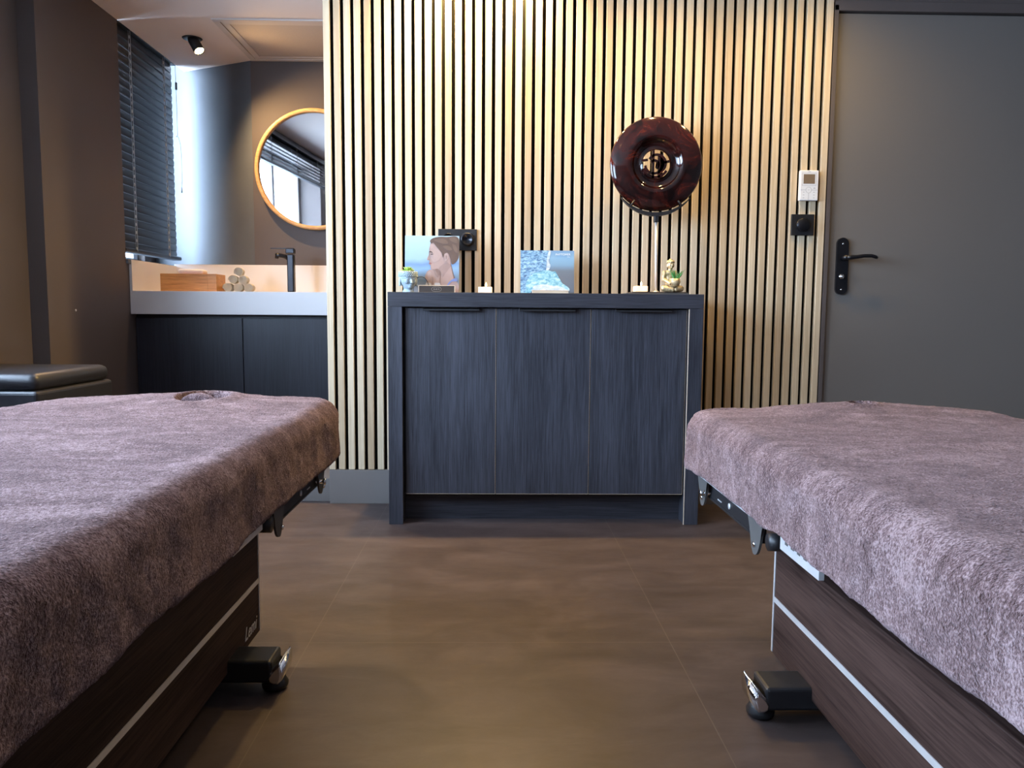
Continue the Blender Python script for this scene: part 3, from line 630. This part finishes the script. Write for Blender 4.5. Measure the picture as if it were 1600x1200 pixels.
arc = lambda cx0, cz0, r, a0, a1, n=18: [(cx0+r*math.cos(math.radians(a0+(a1-a0)*k/n)), cz0+r*math.sin(math.radians(a0+(a1-a0)*k/n))) for k in range(n+1)]
flat(arc(.006, .002, .034, 150, -75)); flat(arc(-.006, -.002, .034, 340, 110)[:13]); flat(arc(-.004, -.002, .016, -60, 150, 12)); flat([(-.009, .054), (-.009, -.054)]); flat([(.014, .030), (.014, -.052)]); flat(arc(0, 0, .05, 200, 330)); flat([(-.055, .012), (-.030, .016)]); flat([(.035, .006), (.055, .012)])
mb.build('openwork', M_['disc'], dk)

# planter shaped like a head
def planter():
    x, y, z = -.342, 3.0, TOP
    t = thing('head_planter', 'pale blue-grey planter shaped like a serene stone head, left end of the cabinet', 'planter', (x, y, z))
    Mx = Matrix.Translation((x, y, z)) @ Matrix.Rotation(math.radians(28), 4, 'Z')   # faces -Y, turned to the right
    mb = MB()
    mb.lathe([(.021, .0), (.0225, .004), (.017, .014), (.018, .022)], M=Mx)
    mb.ell((0, 0, .049), .033, .034, .032, M=Mx); mb.ell((0, -.006, .034), .024, .024, .024, M=Mx)
    mb.ell((0, .0, .060), .035, .035, .024, M=Mx); mb.ell((0, -.021, .024), .011, .009, .008, M=Mx)
    mb.ell((0, -.034, .044), .0042, .007, .010, M=Mx, rot=Matrix.Rotation(-.35, 3, 'X').to_euler()); mb.ell((0, -.0375, .038), .0058, .005, .0036, M=Mx)
    for s in (-1, 1):
        mb.ell((s*.0135, -.026, .0425), .010, .007, .009, M=Mx); mb.ell((s*.012, -.0300, .0510), .0075, .004, .0030, M=Mx)
        mb.ell((s*.013, -.0290, .0575), .0100, .0045, .0016, M=Mx); mb.ell((s*.034, 0, .046), .004, .008, .015, M=Mx); mb.ell((s*.034, -.001, .031), .004, .006, .006, M=Mx)
    mb.ell((0, -.033, .0305), .0085, .0035, .0020, M=Mx); mb.ell((0, -.0325, .0272), .0065, .0035, .0020, M=Mx)
    mb.lathe([(.030, .058), (.036, .064), (.0355, .082), (.030, .082)], M=Mx)
    h = mb.build('head', M_['ceramic'], t); remesh(h, .0011, 3)
    for k in range(0): pass
    mb = MB()
    for row in range(4):
        n = 30; zz = .064+row*.0052; rr = .0362-.0004*row
        for k in range(n):
            a = 2*PI*(k+.5*(row % 2))/n; mb.ell((rr*math.cos(a), rr*math.sin(a), zz), .0028, .0028, .0026, 8, 6, M=Mx)
    mb.build('hair_curls', M_['ceramic'], t)
    mb = MB(); mb.lathe([(.0, .0825), (.0305, .0822), (.0305, .078)], M=Mx); mb.build('soil', M_['soil'], t)
    mb = MB()
    for ring, (n, el, L, w) in enumerate(((9, 12, .030, .0075), (8, 38, .027, .0075), (6, 62, .023, .0065), (3, 80, .018, .005))):
        for k in range(n):
            az = 2*PI*k/n+ring*.5; e = math.radians(el+random.uniform(-5, 5)); d = Vector((math.cos(az)*math.cos(e), math.sin(az)*math.cos(e), math.sin(e)))
            q = d.to_track_quat('Z', 'Y').to_matrix().to_4x4(); b = bmesh.new(); bmesh.ops.create_uvsphere(b, u_segments=8, v_segments=8, radius=1)
            for v in b.verts:
                s = (v.co.z+1)/2; f = .35+1.3*math.sin(min(1, s*1.15)*PI)**.8 if s < 1 else 0; v.co = Vector((v.co.x*w*.6*f, v.co.y*w*.28*f, s*L))
            mb.add(b, Mx @ Matrix.Translation((0, 0, .082)) @ q)
    mb.build('succulent', M_['leaf'], t)
planter()
# black cable loop behind the planter
mb = MB(); mb.tube([(-.315,3.03,TOP+.055),(-.303,3.03,TOP+.063),(-.290,3.03,TOP+.064),(-.278,3.03,TOP+.058),(-.270,3.03,TOP+.046),(-.266,3.03,TOP+.034),(-.266,3.03,TOP+.024),(-.266,3.03,TOP+.0016)], .0014, 8)
mb.tube([(-.315,3.03,TOP+.055),(-.322,3.032,TOP+.040),(-.325,3.035,TOP+.015),(-.325,3.036,TOP+.0016)], .0014, 8); mb.cyl((-.266,3.03,TOP+.0005),(-.266,3.03,TOP+.026),.0035,n=12)
tag(mb.build('cable', M_['black'], org=(-.266, 3.03, TOP)), 'thin black cable looping up between the head planter and the portrait card', 'cable')

def statue():
    x, y, z = .683, 3.012, BZ
    t = thing('seated_statue', 'small gold seated statue hugging a bowl of green leaves, right of the rod', 'statue', (x, y, z))
    Mx = Matrix.Translation((x, y, z)) @ Matrix.Rotation(math.radians(12), 4, 'Z') @ Matrix.Diagonal((1.08, 1.08, 1.1, 1))
    mb = MB()
    mb.ell((0, .004, .014), .028, .020, .013, M=Mx); mb.ell((-.004, .006, .045), .020, .014, .030, M=Mx); mb.ell((-.005, .005, .066), .022, .012, .013, M=Mx)
    mb.ell((-.005, .002, .080), .008, .008, .010, M=Mx)
    mb.ell((-.005, -.001, .096), .0125, .0135, .0160, M=Mx); mb.ell((-.005, .001, .112), .0065, .0065, .006, M=Mx); mb.ell((-.005, -.0145, .094), .002, .003, .004, M=Mx)
    mb.ell((-.005, -.0135, .0875), .0038, .0025, .0012, M=Mx); mb.ell((-.005, -.002, .106), .0136, .0140, .007, M=Mx)
    for s in (-1, 1): mb.ell((-.005+s*.0052, -.0125, .0985), .0036, .0024, .0012, M=Mx); mb.ell((-.005+s*.0052, -.0122, .0945), .0030, .0022, .0018, M=Mx)
    for k in range(26):
        az = 2*PI*k/13; zz = .1045+.005*(k//13); rr_ = .0135-.002*(k//13); mb.ell((-.005+rr_*math.cos(az), -.001+rr_*math.sin(az), zz), .0022, .0022, .0022, 8, 6, M=Mx)
    for s in (-1, 1): mb.ell((-.005+s*.0125, 0, .093), .002, .003, .007, M=Mx)
    def limb(pts, rs):
        for i in range(len(pts)-1):
            a, b = Vector(pts[i]), Vector(pts[i+1])
            for k in range(7):
                u = k/6; p = a.lerp(b, u); r = rs[i]*(1-u)+rs[i+1]*u; mb.ell(p, r, r, r, 10, 8, M=Mx)
    for s in (-1, 1):
        limb([(-.005+s*.021, .005, .068), (-.004+s*.027, -.001, .044), (s*.015, -.020, .030)], [.0085, .0075, .0055])
        limb([(s*.012, .0, .012), (s*.033, -.010, .012), (s*.006, -.025, .008)], [.013, .0115, .007])
    o = mb.build('figure', M_['gold'], t); remesh(o, .0011, 2)
    mb = MB(); mb.lathe([(.006, .018), (.016, .022), (.0205, .034), (.019, .047), (.0165, .047), (.0175, .036), (0, .034)], (.004, -.020, 0), M=Mx); mb.build('bowl', M_['gold'], t)
    mb = MB()
    for k in range(34):
        az = random.uniform(0, 2*PI); lean_ = random.uniform(.08, .75); L = random.uniform(.022, .042)
        p = [Vector((.008+.006*math.cos(az), -.020+.006*math.sin(az), .040))]
        for j in range(1, 5): u = j/4; p.append(p[0]+Vector((math.cos(az)*lean_*L*u*(.6+.4*u)+.003*u, math.sin(az)*lean_*L*u*(.6+.4*u), L*u)))
        mb.tube([Mx @ q for q in p], [.0016, .0022, .0018, .0011, .0002], 6)
    mb.build('grass_leaves', M_['leaf2'], t)
statue()

# ------------------------------------------------------------------ wall fittings
sk = thing('double_wall_socket', 'black double socket on the slats behind the portrait card', 'socket', (-.16, 3.178, 1.097))
mb = MB(); mb.box(-.238, -.081, 3.168, 3.178, 1.054, 1.140, .0015); mb.build('plate', M_['black'], sk)
mb = MB(); mb.lathe([(.024,0),(.024,.004),(.021,.004),(.020,-.002),(0,-.002)], n=32, M=Matrix.Translation((-.198, 3.168, 1.098)) @ FRONT); mb.build('socket_ring', M_['blackmetal'], sk)
mb = MB(); mb.lathe([(.0265,0),(.0265,.012),(.024,.016),(.019,.016),(.014,.008),(0,.008)], n=32, M=Matrix.Translation((-.120, 3.168, 1.098)) @ FRONT)
mb.ell((-.120, 3.158, 1.107), .003, .003, .003, 8, 6); mb.build('plug', M_['blackmetal'], sk)
th = thing('wall_thermostat', 'white climate controller with small screen on the slats by the door', 'thermostat', (1.268, 3.178, 1.327))
mb = MB(); mb.box(1.2315, 1.3075, 3.160, 3.178, 1.267, 1.388, .003, 3); mb.build('case', M_['plastic'], th)
mb = MB(); mb.box(1.2455, 1.292, 3.1592, 3.1602, 1.334, 1.372); mb.build('screen', mottled('lcd_screen', (.20, .14, .085), .25, .05, 30, bstr=0), th)
mb = MB(); G = pm('marks', (.35, .37, .38)); yy = 3.1595
mb.box(1.240, 1.298, yy, yy+.001, 1.3265, 1.3273); mb.box(1.240,1.298,yy,yy+.001,1.3765,1.377); mb.box(1.240,1.2407,yy,yy+.001,1.327,1.377); mb.box(1.2973,1.298,yy,yy+.001,1.327,1.377)
mb.box(1.2345,1.256,yy,yy+.001,1.3085,1.3093); mb.box(1.280,1.304,yy,yy+.001,1.3085,1.3093); mb.box(1.2676,1.2684,yy,yy+.001,1.270,1.2975)
mb.tube([(1.268+.0115*math.cos(2*PI*k/24), yy+.0003, 1.309+.0115*math.sin(2*PI*k/24)) for k in range(25)], .0004, 6)
for x in (1.248, 1.290):
    for z in (1.3005, 1.289, 1.278): mb.box(x-.003, x+.003, yy, yy+.001, z-.0006, z+.0006)
mb.box(1.265,1.271,yy,yy+.001,1.3085,1.3095); mb.box(1.287,1.296,yy,yy+.001,1.3155,1.3165); mb.box(1.289,1.294,yy,yy+.001,1.317,1.318); mb.box(1.263,1.274,yy,yy+.001,1.381,1.3822)
mb.build('button_marks', G, th)
sw = thing('rotary_dimmer_switch', 'black square switch with round knob below the white thermostat', 'switch', (1.253, 3.178, 1.171))
mb = MB(); mb.box(1.2065, 1.300, 3.168, 3.178, 1.128, 1.213, .0015); mb.build('plate', M_['black'], sw)
mb = MB(); mb.lathe([(.0275,0),(.0275,.010),(.0255,.013),(0,.013)], n=40, M=Matrix.Translation((1.2515, 3.168, 1.170)) @ FRONT); mb.box(1.2508,1.2522,3.1546,3.1556,1.172,1.194); mb.build('knob', M_['blackmetal'], sw)

# ------------------------------------------------------------------ massage beds
def towel(name, label, X0, s, YF, ZT, hump, seed, hole):
    """X0: aisle-side edge, s: +1 outward is +x; YF far edge"""
    Wd, Ln = .80, 1.95; r = .048; rc = .085; drop = ZT-.418; arc_ = r*PI/2
    smax = arc_+(drop-r)+.035; g = .0065
    cx, cy = Wd/2, -Ln/2; hx, hy = Wd/2-r, Ln/2-r
    ext = smax; nx = int((2*hx+2*ext)/g); ny = int((2*hy+2*ext)/g)
    bm = bmesh.new(); V = {}; S = {}
    hc, hr = hole
    def sdf(x, y):
        qx, qy = abs(x-cx)-(hx-rc), abs(y-cy)-(hy-rc); ox_, oy_ = max(qx, 0), max(qy, 0); l = math.hypot(ox_, oy_)
        d = l+min(max(qx, qy), 0)-rc
        if l > 1e-9: n = Vector((ox_/l*(1 if x > cx else -1), oy_/l*(1 if y > cy else -1)))
        elif qx > qy: n = Vector((1 if x > cx else -1, 0))
        else: n = Vector((0, 1 if y > cy else -1))
        return d, n
    for i in range(nx+1):
        for j in range(ny+1):
            x = cx-hx-ext+(2*hx+2*ext)*i/nx; y = cy-hy-ext+(2*hy+2*ext)*j/ny
            d, n = sdf(x, y); hn = Vector((hc[0]-x, (hc[1]-y)))
            e = math.hypot((x-hc[0])/hr[0], (y-hc[1])/hr[1])
            sv = d
            dd = min(max(d, 0), smax)
            base = Vector((x, y))-n*max(d, 0); z = ZT; nv = Vector((0, 0, 1))
            wob = .008*noise.noise(Vector((x*4+seed, y*4, 0)))+.004*noise.noise(Vector((x*13+seed, y*13, 2)))
            if d > 0:
                if dd < arc_:
                    a = dd/r; off = r*math.sin(a); z = ZT-r*(1-math.cos(a)); nv = Vector((n.x*math.sin(a), n.y*math.sin(a), math.cos(a)))
                else:
                    h = dd-arc_; hh = drop-r+wob; nv = Vector((n.x, n.y, 0))
                    if h < hh: off = r; z = ZT-r-h
                    else:
                        u = h-hh; off = r-min(u, .03)*.95; z = ZT-r-hh-.006*math.sin(min(1, u/.03)*PI/2); nv = Vector((0, 0, -1))
                base = base+n*off
            p = Vector((base.x, base.y, z))
            # slow undulation, soft creases and terry pile
            q = Vector((x+seed, y, 0)); sd_ = min(1, max(0, dd/arc_))
            und = .0045*noise.noise(q*3.2)+.0032*noise.noise(Vector((q.x*5, q.y*11, 1)))+.0022*abs(noise.noise(Vector((q.x*9+.5*q.y*9, q.y*20, 4))))
            if sd_ > .5: und += .005*noise.noise(Vector((x*10+seed, y*10, 6)))+.0018*noise.noise(q*30)
            pile = .0016*noise.noise(q*95)+.0011*noise.noise(q*170)
            und += hump*math.exp(-((x-hc[0]-.02)/.21)**2-((y-hc[1]-.03)/.17)**2)*(1 if d <= 0 else max(0, 1-dd/arc_))
            und += -.010*math.exp(-((x-.20)/.05)**2-((y+.06)/.1)**2)*.4
            rim = math.exp(-((e-1.15)/.35)**2)*.006
            if e < 1: rim -= .055*math.sqrt(1-e*e)
            p += nv*(und+pile+rim)
            if d < -.0: pass
            V[i, j] = bm.verts.new((X0+s*p.x, YF+p.y, p.z)); S[i, j] = d if e > .42 else 9
    # dark slit across the face opening: a rolled lip
    for i in range(nx):
        for j in range(ny):
            k = [(i, j), (i+1, j), (i+1, j+1), (i, j+1)]
            if min(S[c] for c in k) >= smax or max(S[c] for c in k) == 9: continue
            vs = [V[c] for c in k]; f = bm.faces.new(vs if s > 0 else vs[::-1]); f.smooth = True
    bmesh.ops.delete(bm, geom=[v for v in bm.verts if not v.link_faces], context='VERTS')
    org = Vector((X0+s*.4, YF-.975, ZT-.13)); bmesh.ops.translate(bm, verts=bm.verts[:], vec=-org)
    me = bpy.data.meshes.new(name); bm.to_mesh(me); bm.free()
    t = link_mesh(name, me, M_['towel'], None, org); tag(t, label, 'towel')
    lip = MB(); pts = [Vector((X0+s*(hc[0]+u*hr[0]*.85), YF+hc[1]-hr[1]*.35+.014*u, ZT+hump*.8-.008+.006*(1-u*u))) for u in [-1+k/6 for k in range(13)]]
    lip.tube(pts, [.004+hr[0]*.20*math.sin(PI*k/12) for k in range(13)], 12)
    for v in lip.bm.verts: v.co += .0012*Vector(noise.noise_vector(v.co*90))
    lip.build('opening_fold', M_['towel'], t)
    return t
def bed(label, X0, s, YF, ZT, logo):
    bt = thing('massage_bed', label, 'massage bed', (X0+s*.4, YF-.98, 0))
    X = lambda u: X0+s*u
    def B(mb, u0, u1, v0, v1, z0, z1, bev=0, seg=2, mi=None): a, b = sorted((X(u0), X(u1))); mb.box(a, b, YF+v0, YF+v1, z0, z1, bev, seg, mi=mi)
    mb = MB(); B(mb, .035, .765, -1.915, -.03, .432, ZT-.012, .03, 4); mb.build('mattress', M_['leather'], bt)
    # light metal support frame
    mb = MB(); B(mb, .026, .034, -.53, -.045, .398, .432, .001); B(mb, .766, .774, -.53, -.045, .398, .432, .001); B(mb, .06, .07, -1.88, -.045, .40, .432, .001); B(mb, .73, .74, -1.88, -.045, .40, .432, .001); B(mb, .033, .767, -.10, -.06, .41, .432); B(mb, .033, .767, -1.88, -1.84, .41, .432)
    mb.build('support_frame', M_['alu'], bt)
    for e, u in ((0, .040), (1, .752)):
        mb = MB(); B(mb, u, u+.010, -.83, -.66, .372, .402, .001)
        for k in range(5): B(mb, u-.0008, u+.002, -.81+k*.028, -.797+k*.028, .388, .393, mi=1)
        mb.build('adjuster_bar', [M_['alu'], M_['greym']], bt)
        # black side rail
        mb = MB(); B(mb, u+.018, u+.030, -.51, -.115, .335, .405, .003); B(mb, u+.014, u+.020, -.50, -.125, .397, .407, .001); B(mb, u+.016, u+.019, -.50, -.125, .340, .344, .001)
        rl = mb.build('side_rail', M_['black'], bt)
        mb = MB(); B(mb, u+.0165, u+.019, -.235, -.205, .352, .3545); mb.build('rail_mark', M_['alu'], rl)
        mb = MB(); mb.lathe([(.007, 0), (.007, .003), (.003, .003)], n=16, M=Matrix.Translation((X(u+.018), YF-.30, .36)) @ Matrix.Rotation(-s*PI/2, 4, 'Y')); mb.build('rail_bolt', M_['alu'], rl)
        mb = MB(); mb.cyl((X(u-.006), YF-.135, .352), (X(u+.05), YF-.135, .352), .005); mb.lathe([(.009,0),(.009,.006)], n=14, M=Matrix.Translation((X(u-.008), YF-.135, .352)) @ Matrix.Rotation(s*PI/2, 4, 'Y')); mb.build('locking_pin', M_['chrome'], bt)
        for vc in (-.52, -.12):
            mb = MB(); o = [(-.056, .085), (.056, .085), (.040, .03), (.020, -.012), (.006, -.02), (-.012, -.012), (-.026, .012), (-.034, .04)]
            o = smoothcurve(o, 3)
            mm = Matrix.Translation((X(u+.008), YF+vc, .335)) @ Matrix.Rotation(PI/2, 4, 'Z')
            mb.prism(o, .005, mm); mb.build('bracket', M_['greym'], bt)
            mb = MB(); mb.lathe([(.006,0),(.006,.003),(.003,.005)], n=14, M=Matrix.Translation((X(u+.003 if s > 0 else u+.003), YF+vc+.002, .337)) @ Matrix.Rotation(-s*PI/2, 4, 'Y')); mb.build('bolt', M_['chrome'], bt)
        mb = MB(); mb.cyl((X(u+.0), YF-.60, .366), (X(u+.03), YF-.60, .366), .017); mb.build('knob', M_['black'], bt)
    # lifting mechanism between base and frame
    mb = MB(); B(mb, .20, .23, -1.45, -.45, .30, .34); B(mb, .57, .60, -1.45, -.45, .30, .34)
    for u in (.21, .585):
        mb.cyl((X(u), YF-1.3, .26), (X(u), YF-.7, .415), .014); mb.cyl((X(u), YF-.5, .30), (X(u), YF-.12, .415), .012)
    mb.build('lift_arms', M_['black'], bt)
    # base box
    b0, b1, v0, v1, z0, z1 = .136, .664, -1.62, -.385, .050, .300
    mb = MB(); B(mb, b0, b1, v0, v1, z0, z1, .002); mb.build('base_box', M_['wenge'], bt)
    mb = MB()
    for u in (b0-.0015, b1): B(mb, u, u+.0015, v0+.004, v1-.004, .168, .180)
    B(mb, b0, b1, v1, v1+.0015, .168, .180); mb.build('horizontal_strip', M_['alu'], bt)
    for u in (b0-.0018, b1-.0012):
        mb = MB(); B(mb, u, u+.003, v1-.006, v1+.001, z0+.003, z1, .0006); mb.build('corner_trim', M_['alu'], bt)
    for v in (-.565, -1.455):
        mb = MB(); B(mb, .046, .754, v-.040, v+.040, .028, .076, .007, 3); mb.build('foot_bar', M_['black'], bt)
        for u, e in ((.050, 1), (.750, -1)):
            mb = MB(); mb.lathe([(.021, .0), (.027, .006), (.028, .014), (.023, .022), (.02, .032)], (X(u), YF+v, 0), n=28); mb.build('foot_pad', M_['black'], bt)
            w = s*e; x0 = X(u)-w*.026
            q = [(x0, .079), (x0-w*.001, .048), (x0+w*.002, .034), (x0+w*.010, .026), (x0+w*.020, .026), (x0+w*.029, .032), (x0+w*.031, .042), (x0+w*.024, .054), (x0+w*.010, .068)]
            mb = MB(); mb.prism(q, .087, Matrix.Translation((0, YF+v-.0435, 0)))
            bmesh.ops.remove_doubles(mb.bm, verts=mb.bm.verts[:], dist=1e-6)
            bmesh.ops.bevel(mb.bm, geom=[e_ for e_ in mb.bm.edges if len(e_.link_faces) == 2 and e_.calc_face_angle(0) > 1.2], offset=.005, segments=3, affect='EDGES')
            for f in mb.bm.faces: f.smooth = len(f.verts) == 4
            mb.build('foot_cap', M_['chrome'], bt)
    if logo:
        mb = MB(); Ml = Matrix.Translation((X(b0)+.0008*(-s), YF-.455, .082)) @ Matrix.Rotation(PI/2 if s < 0 else -PI/2, 4, 'Z') @ FRONT
        add_text(mb, 'Lemi', .042, Ml, .0005, shear=.35); mb.build('logo', M_['alu'], bt)
    return bt
bed('massage bed on the left with wood base, silver lettering low on its side', -.418, -1, 2.15, .566, True)
towel('bed_cover', 'mauve terry cover over the left bed, folded face opening showing', -.418, -1, 2.15, .566, .021, 3.1, ((.325, -.19), (.060, .09)))
bed('massage bed on the right with brown wood base and pale metal strips', .484, 1, 2.03, .560, False)
towel('bed_cover', 'mauve terry cover over the right bed, lit along its side', .484, 1, 2.03, .560, .016, 9.4, ((.434, -.135), (.030, .022)))

# ------------------------------------------------------------------ lights
def light(kind, name, loc, energy, color, **k):
    l = bpy.data.lights.new(name, kind); l.energy = energy; l.color = color
    for a, v in k.items():
        if a != 'rot' and a != 'dir': setattr(l, a, v)
    o = bpy.data.objects.new(name, l); C.objects.link(o); o.location = loc
    if 'dir' in k: o.rotation_euler = Vector(k['dir']).to_track_quat('-Z', 'Y').to_euler()
    return o
WARM = (1, .66, .23)
def downlight(x, y, e, label, ang=168, color=WARM, d=(0, 0, -1)):
    t = thing('ceiling_downlight', label, 'downlight', (x, y, CZ))
    mb = MB(); mb.lathe([(.040,-.003),(.043,0)], (x,y,CZ-.0005), n=32); mb.build('trim_ring', M_['black'], t)
    mb = MB(); mb.lathe([(0,-.0045),(.028,-.004)], (x,y,CZ), n=24); mb.build('lamp_face', M_['lampface'], t)
    light('SPOT', 'downlight_bulb', (x, y, CZ-.012), e, color, spot_size=math.radians(ang), spot_blend=1, shadow_soft_size=.025, dir=d)
downlight(-.21, 3.115, 120, 'ceiling downlight close to the slats, above the portrait card')
downlight(.09, 3.115, 95, 'ceiling downlight close to the slats, above the sea photo card')
downlight(.66, 2.80, 24, 'ceiling downlight in front of the lacquered disc')
downlight(1.22, 2.80, 24, 'ceiling downlight in front of the thermostat and door edge')
downlight(0.0, 1.6, 4, 'ceiling downlight over the aisle between the beds', 120, (1, .72, .42))
light('SPOT', 'spot_bulb', SPOTP, 75, (1, .62, .27), spot_size=math.radians(145), spot_blend=.9, shadow_soft_size=.015, dir=(.62, -.12, -.70))
for p in cd: light('POINT', 'candle_light', p, .35, (1, .45, .14), shadow_soft_size=.004)
# daylight through the windows
w = bpy.data.worlds.new('sky'); bpy.context.scene.world = w; w.use_nodes = True
bg = w.node_tree.nodes['Background']; bg.inputs[0].default_value = (.56, .74, 1, 1); bg.inputs[1].default_value = 31
for (a, b, c, d) in (W1, W2, W3):
    o = light('AREA', 'window_portal', (-2.15, (a+b)/2, (c+d)/2), 1, (1, 1, 1), dir=(1, 0, 0)); o.data.shape = 'RECTANGLE'
    # after to_track_quat the local x runs along y
    o.rotation_euler = (0, -PI/2, 0); o.data.size = d-c; o.data.size_y = b-a; o.data.cycles.is_portal = True

# ------------------------------------------------------------------ camera
cam = bpy.data.cameras.new('camera'); co = bpy.data.objects.new('camera', cam); C.objects.link(co)
cam.sensor_fit = 'HORIZONTAL'; cam.sensor_width = 36; cam.lens = 27.0; cam.clip_start = .02
Rm = Matrix.Rotation(math.radians(-1.2), 3, 'Z') @ Matrix.Rotation(math.radians(90-5.25), 3, 'X') @ Matrix.Rotation(math.radians(.42), 3, 'Z')
co.rotation_euler = Rm.to_euler(); co.location = (0, 0, .80); bpy.context.scene.camera = co
sc = bpy.context.scene; sc.view_settings.view_transform = 'Standard'; sc.view_settings.look = 'None'; sc.view_settings.exposure = .22; sc.view_settings.gamma = 1
sc.view_settings.use_curve_mapping = False
sc.cycles.use_denoising = True; sc.cycles.max_bounces = 8; sc.cycles.diffuse_bounces = 4; sc.cycles.glossy_bounces = 4; sc.cycles.caustics_reflective = False; sc.cycles.sample_clamp_indirect = 4
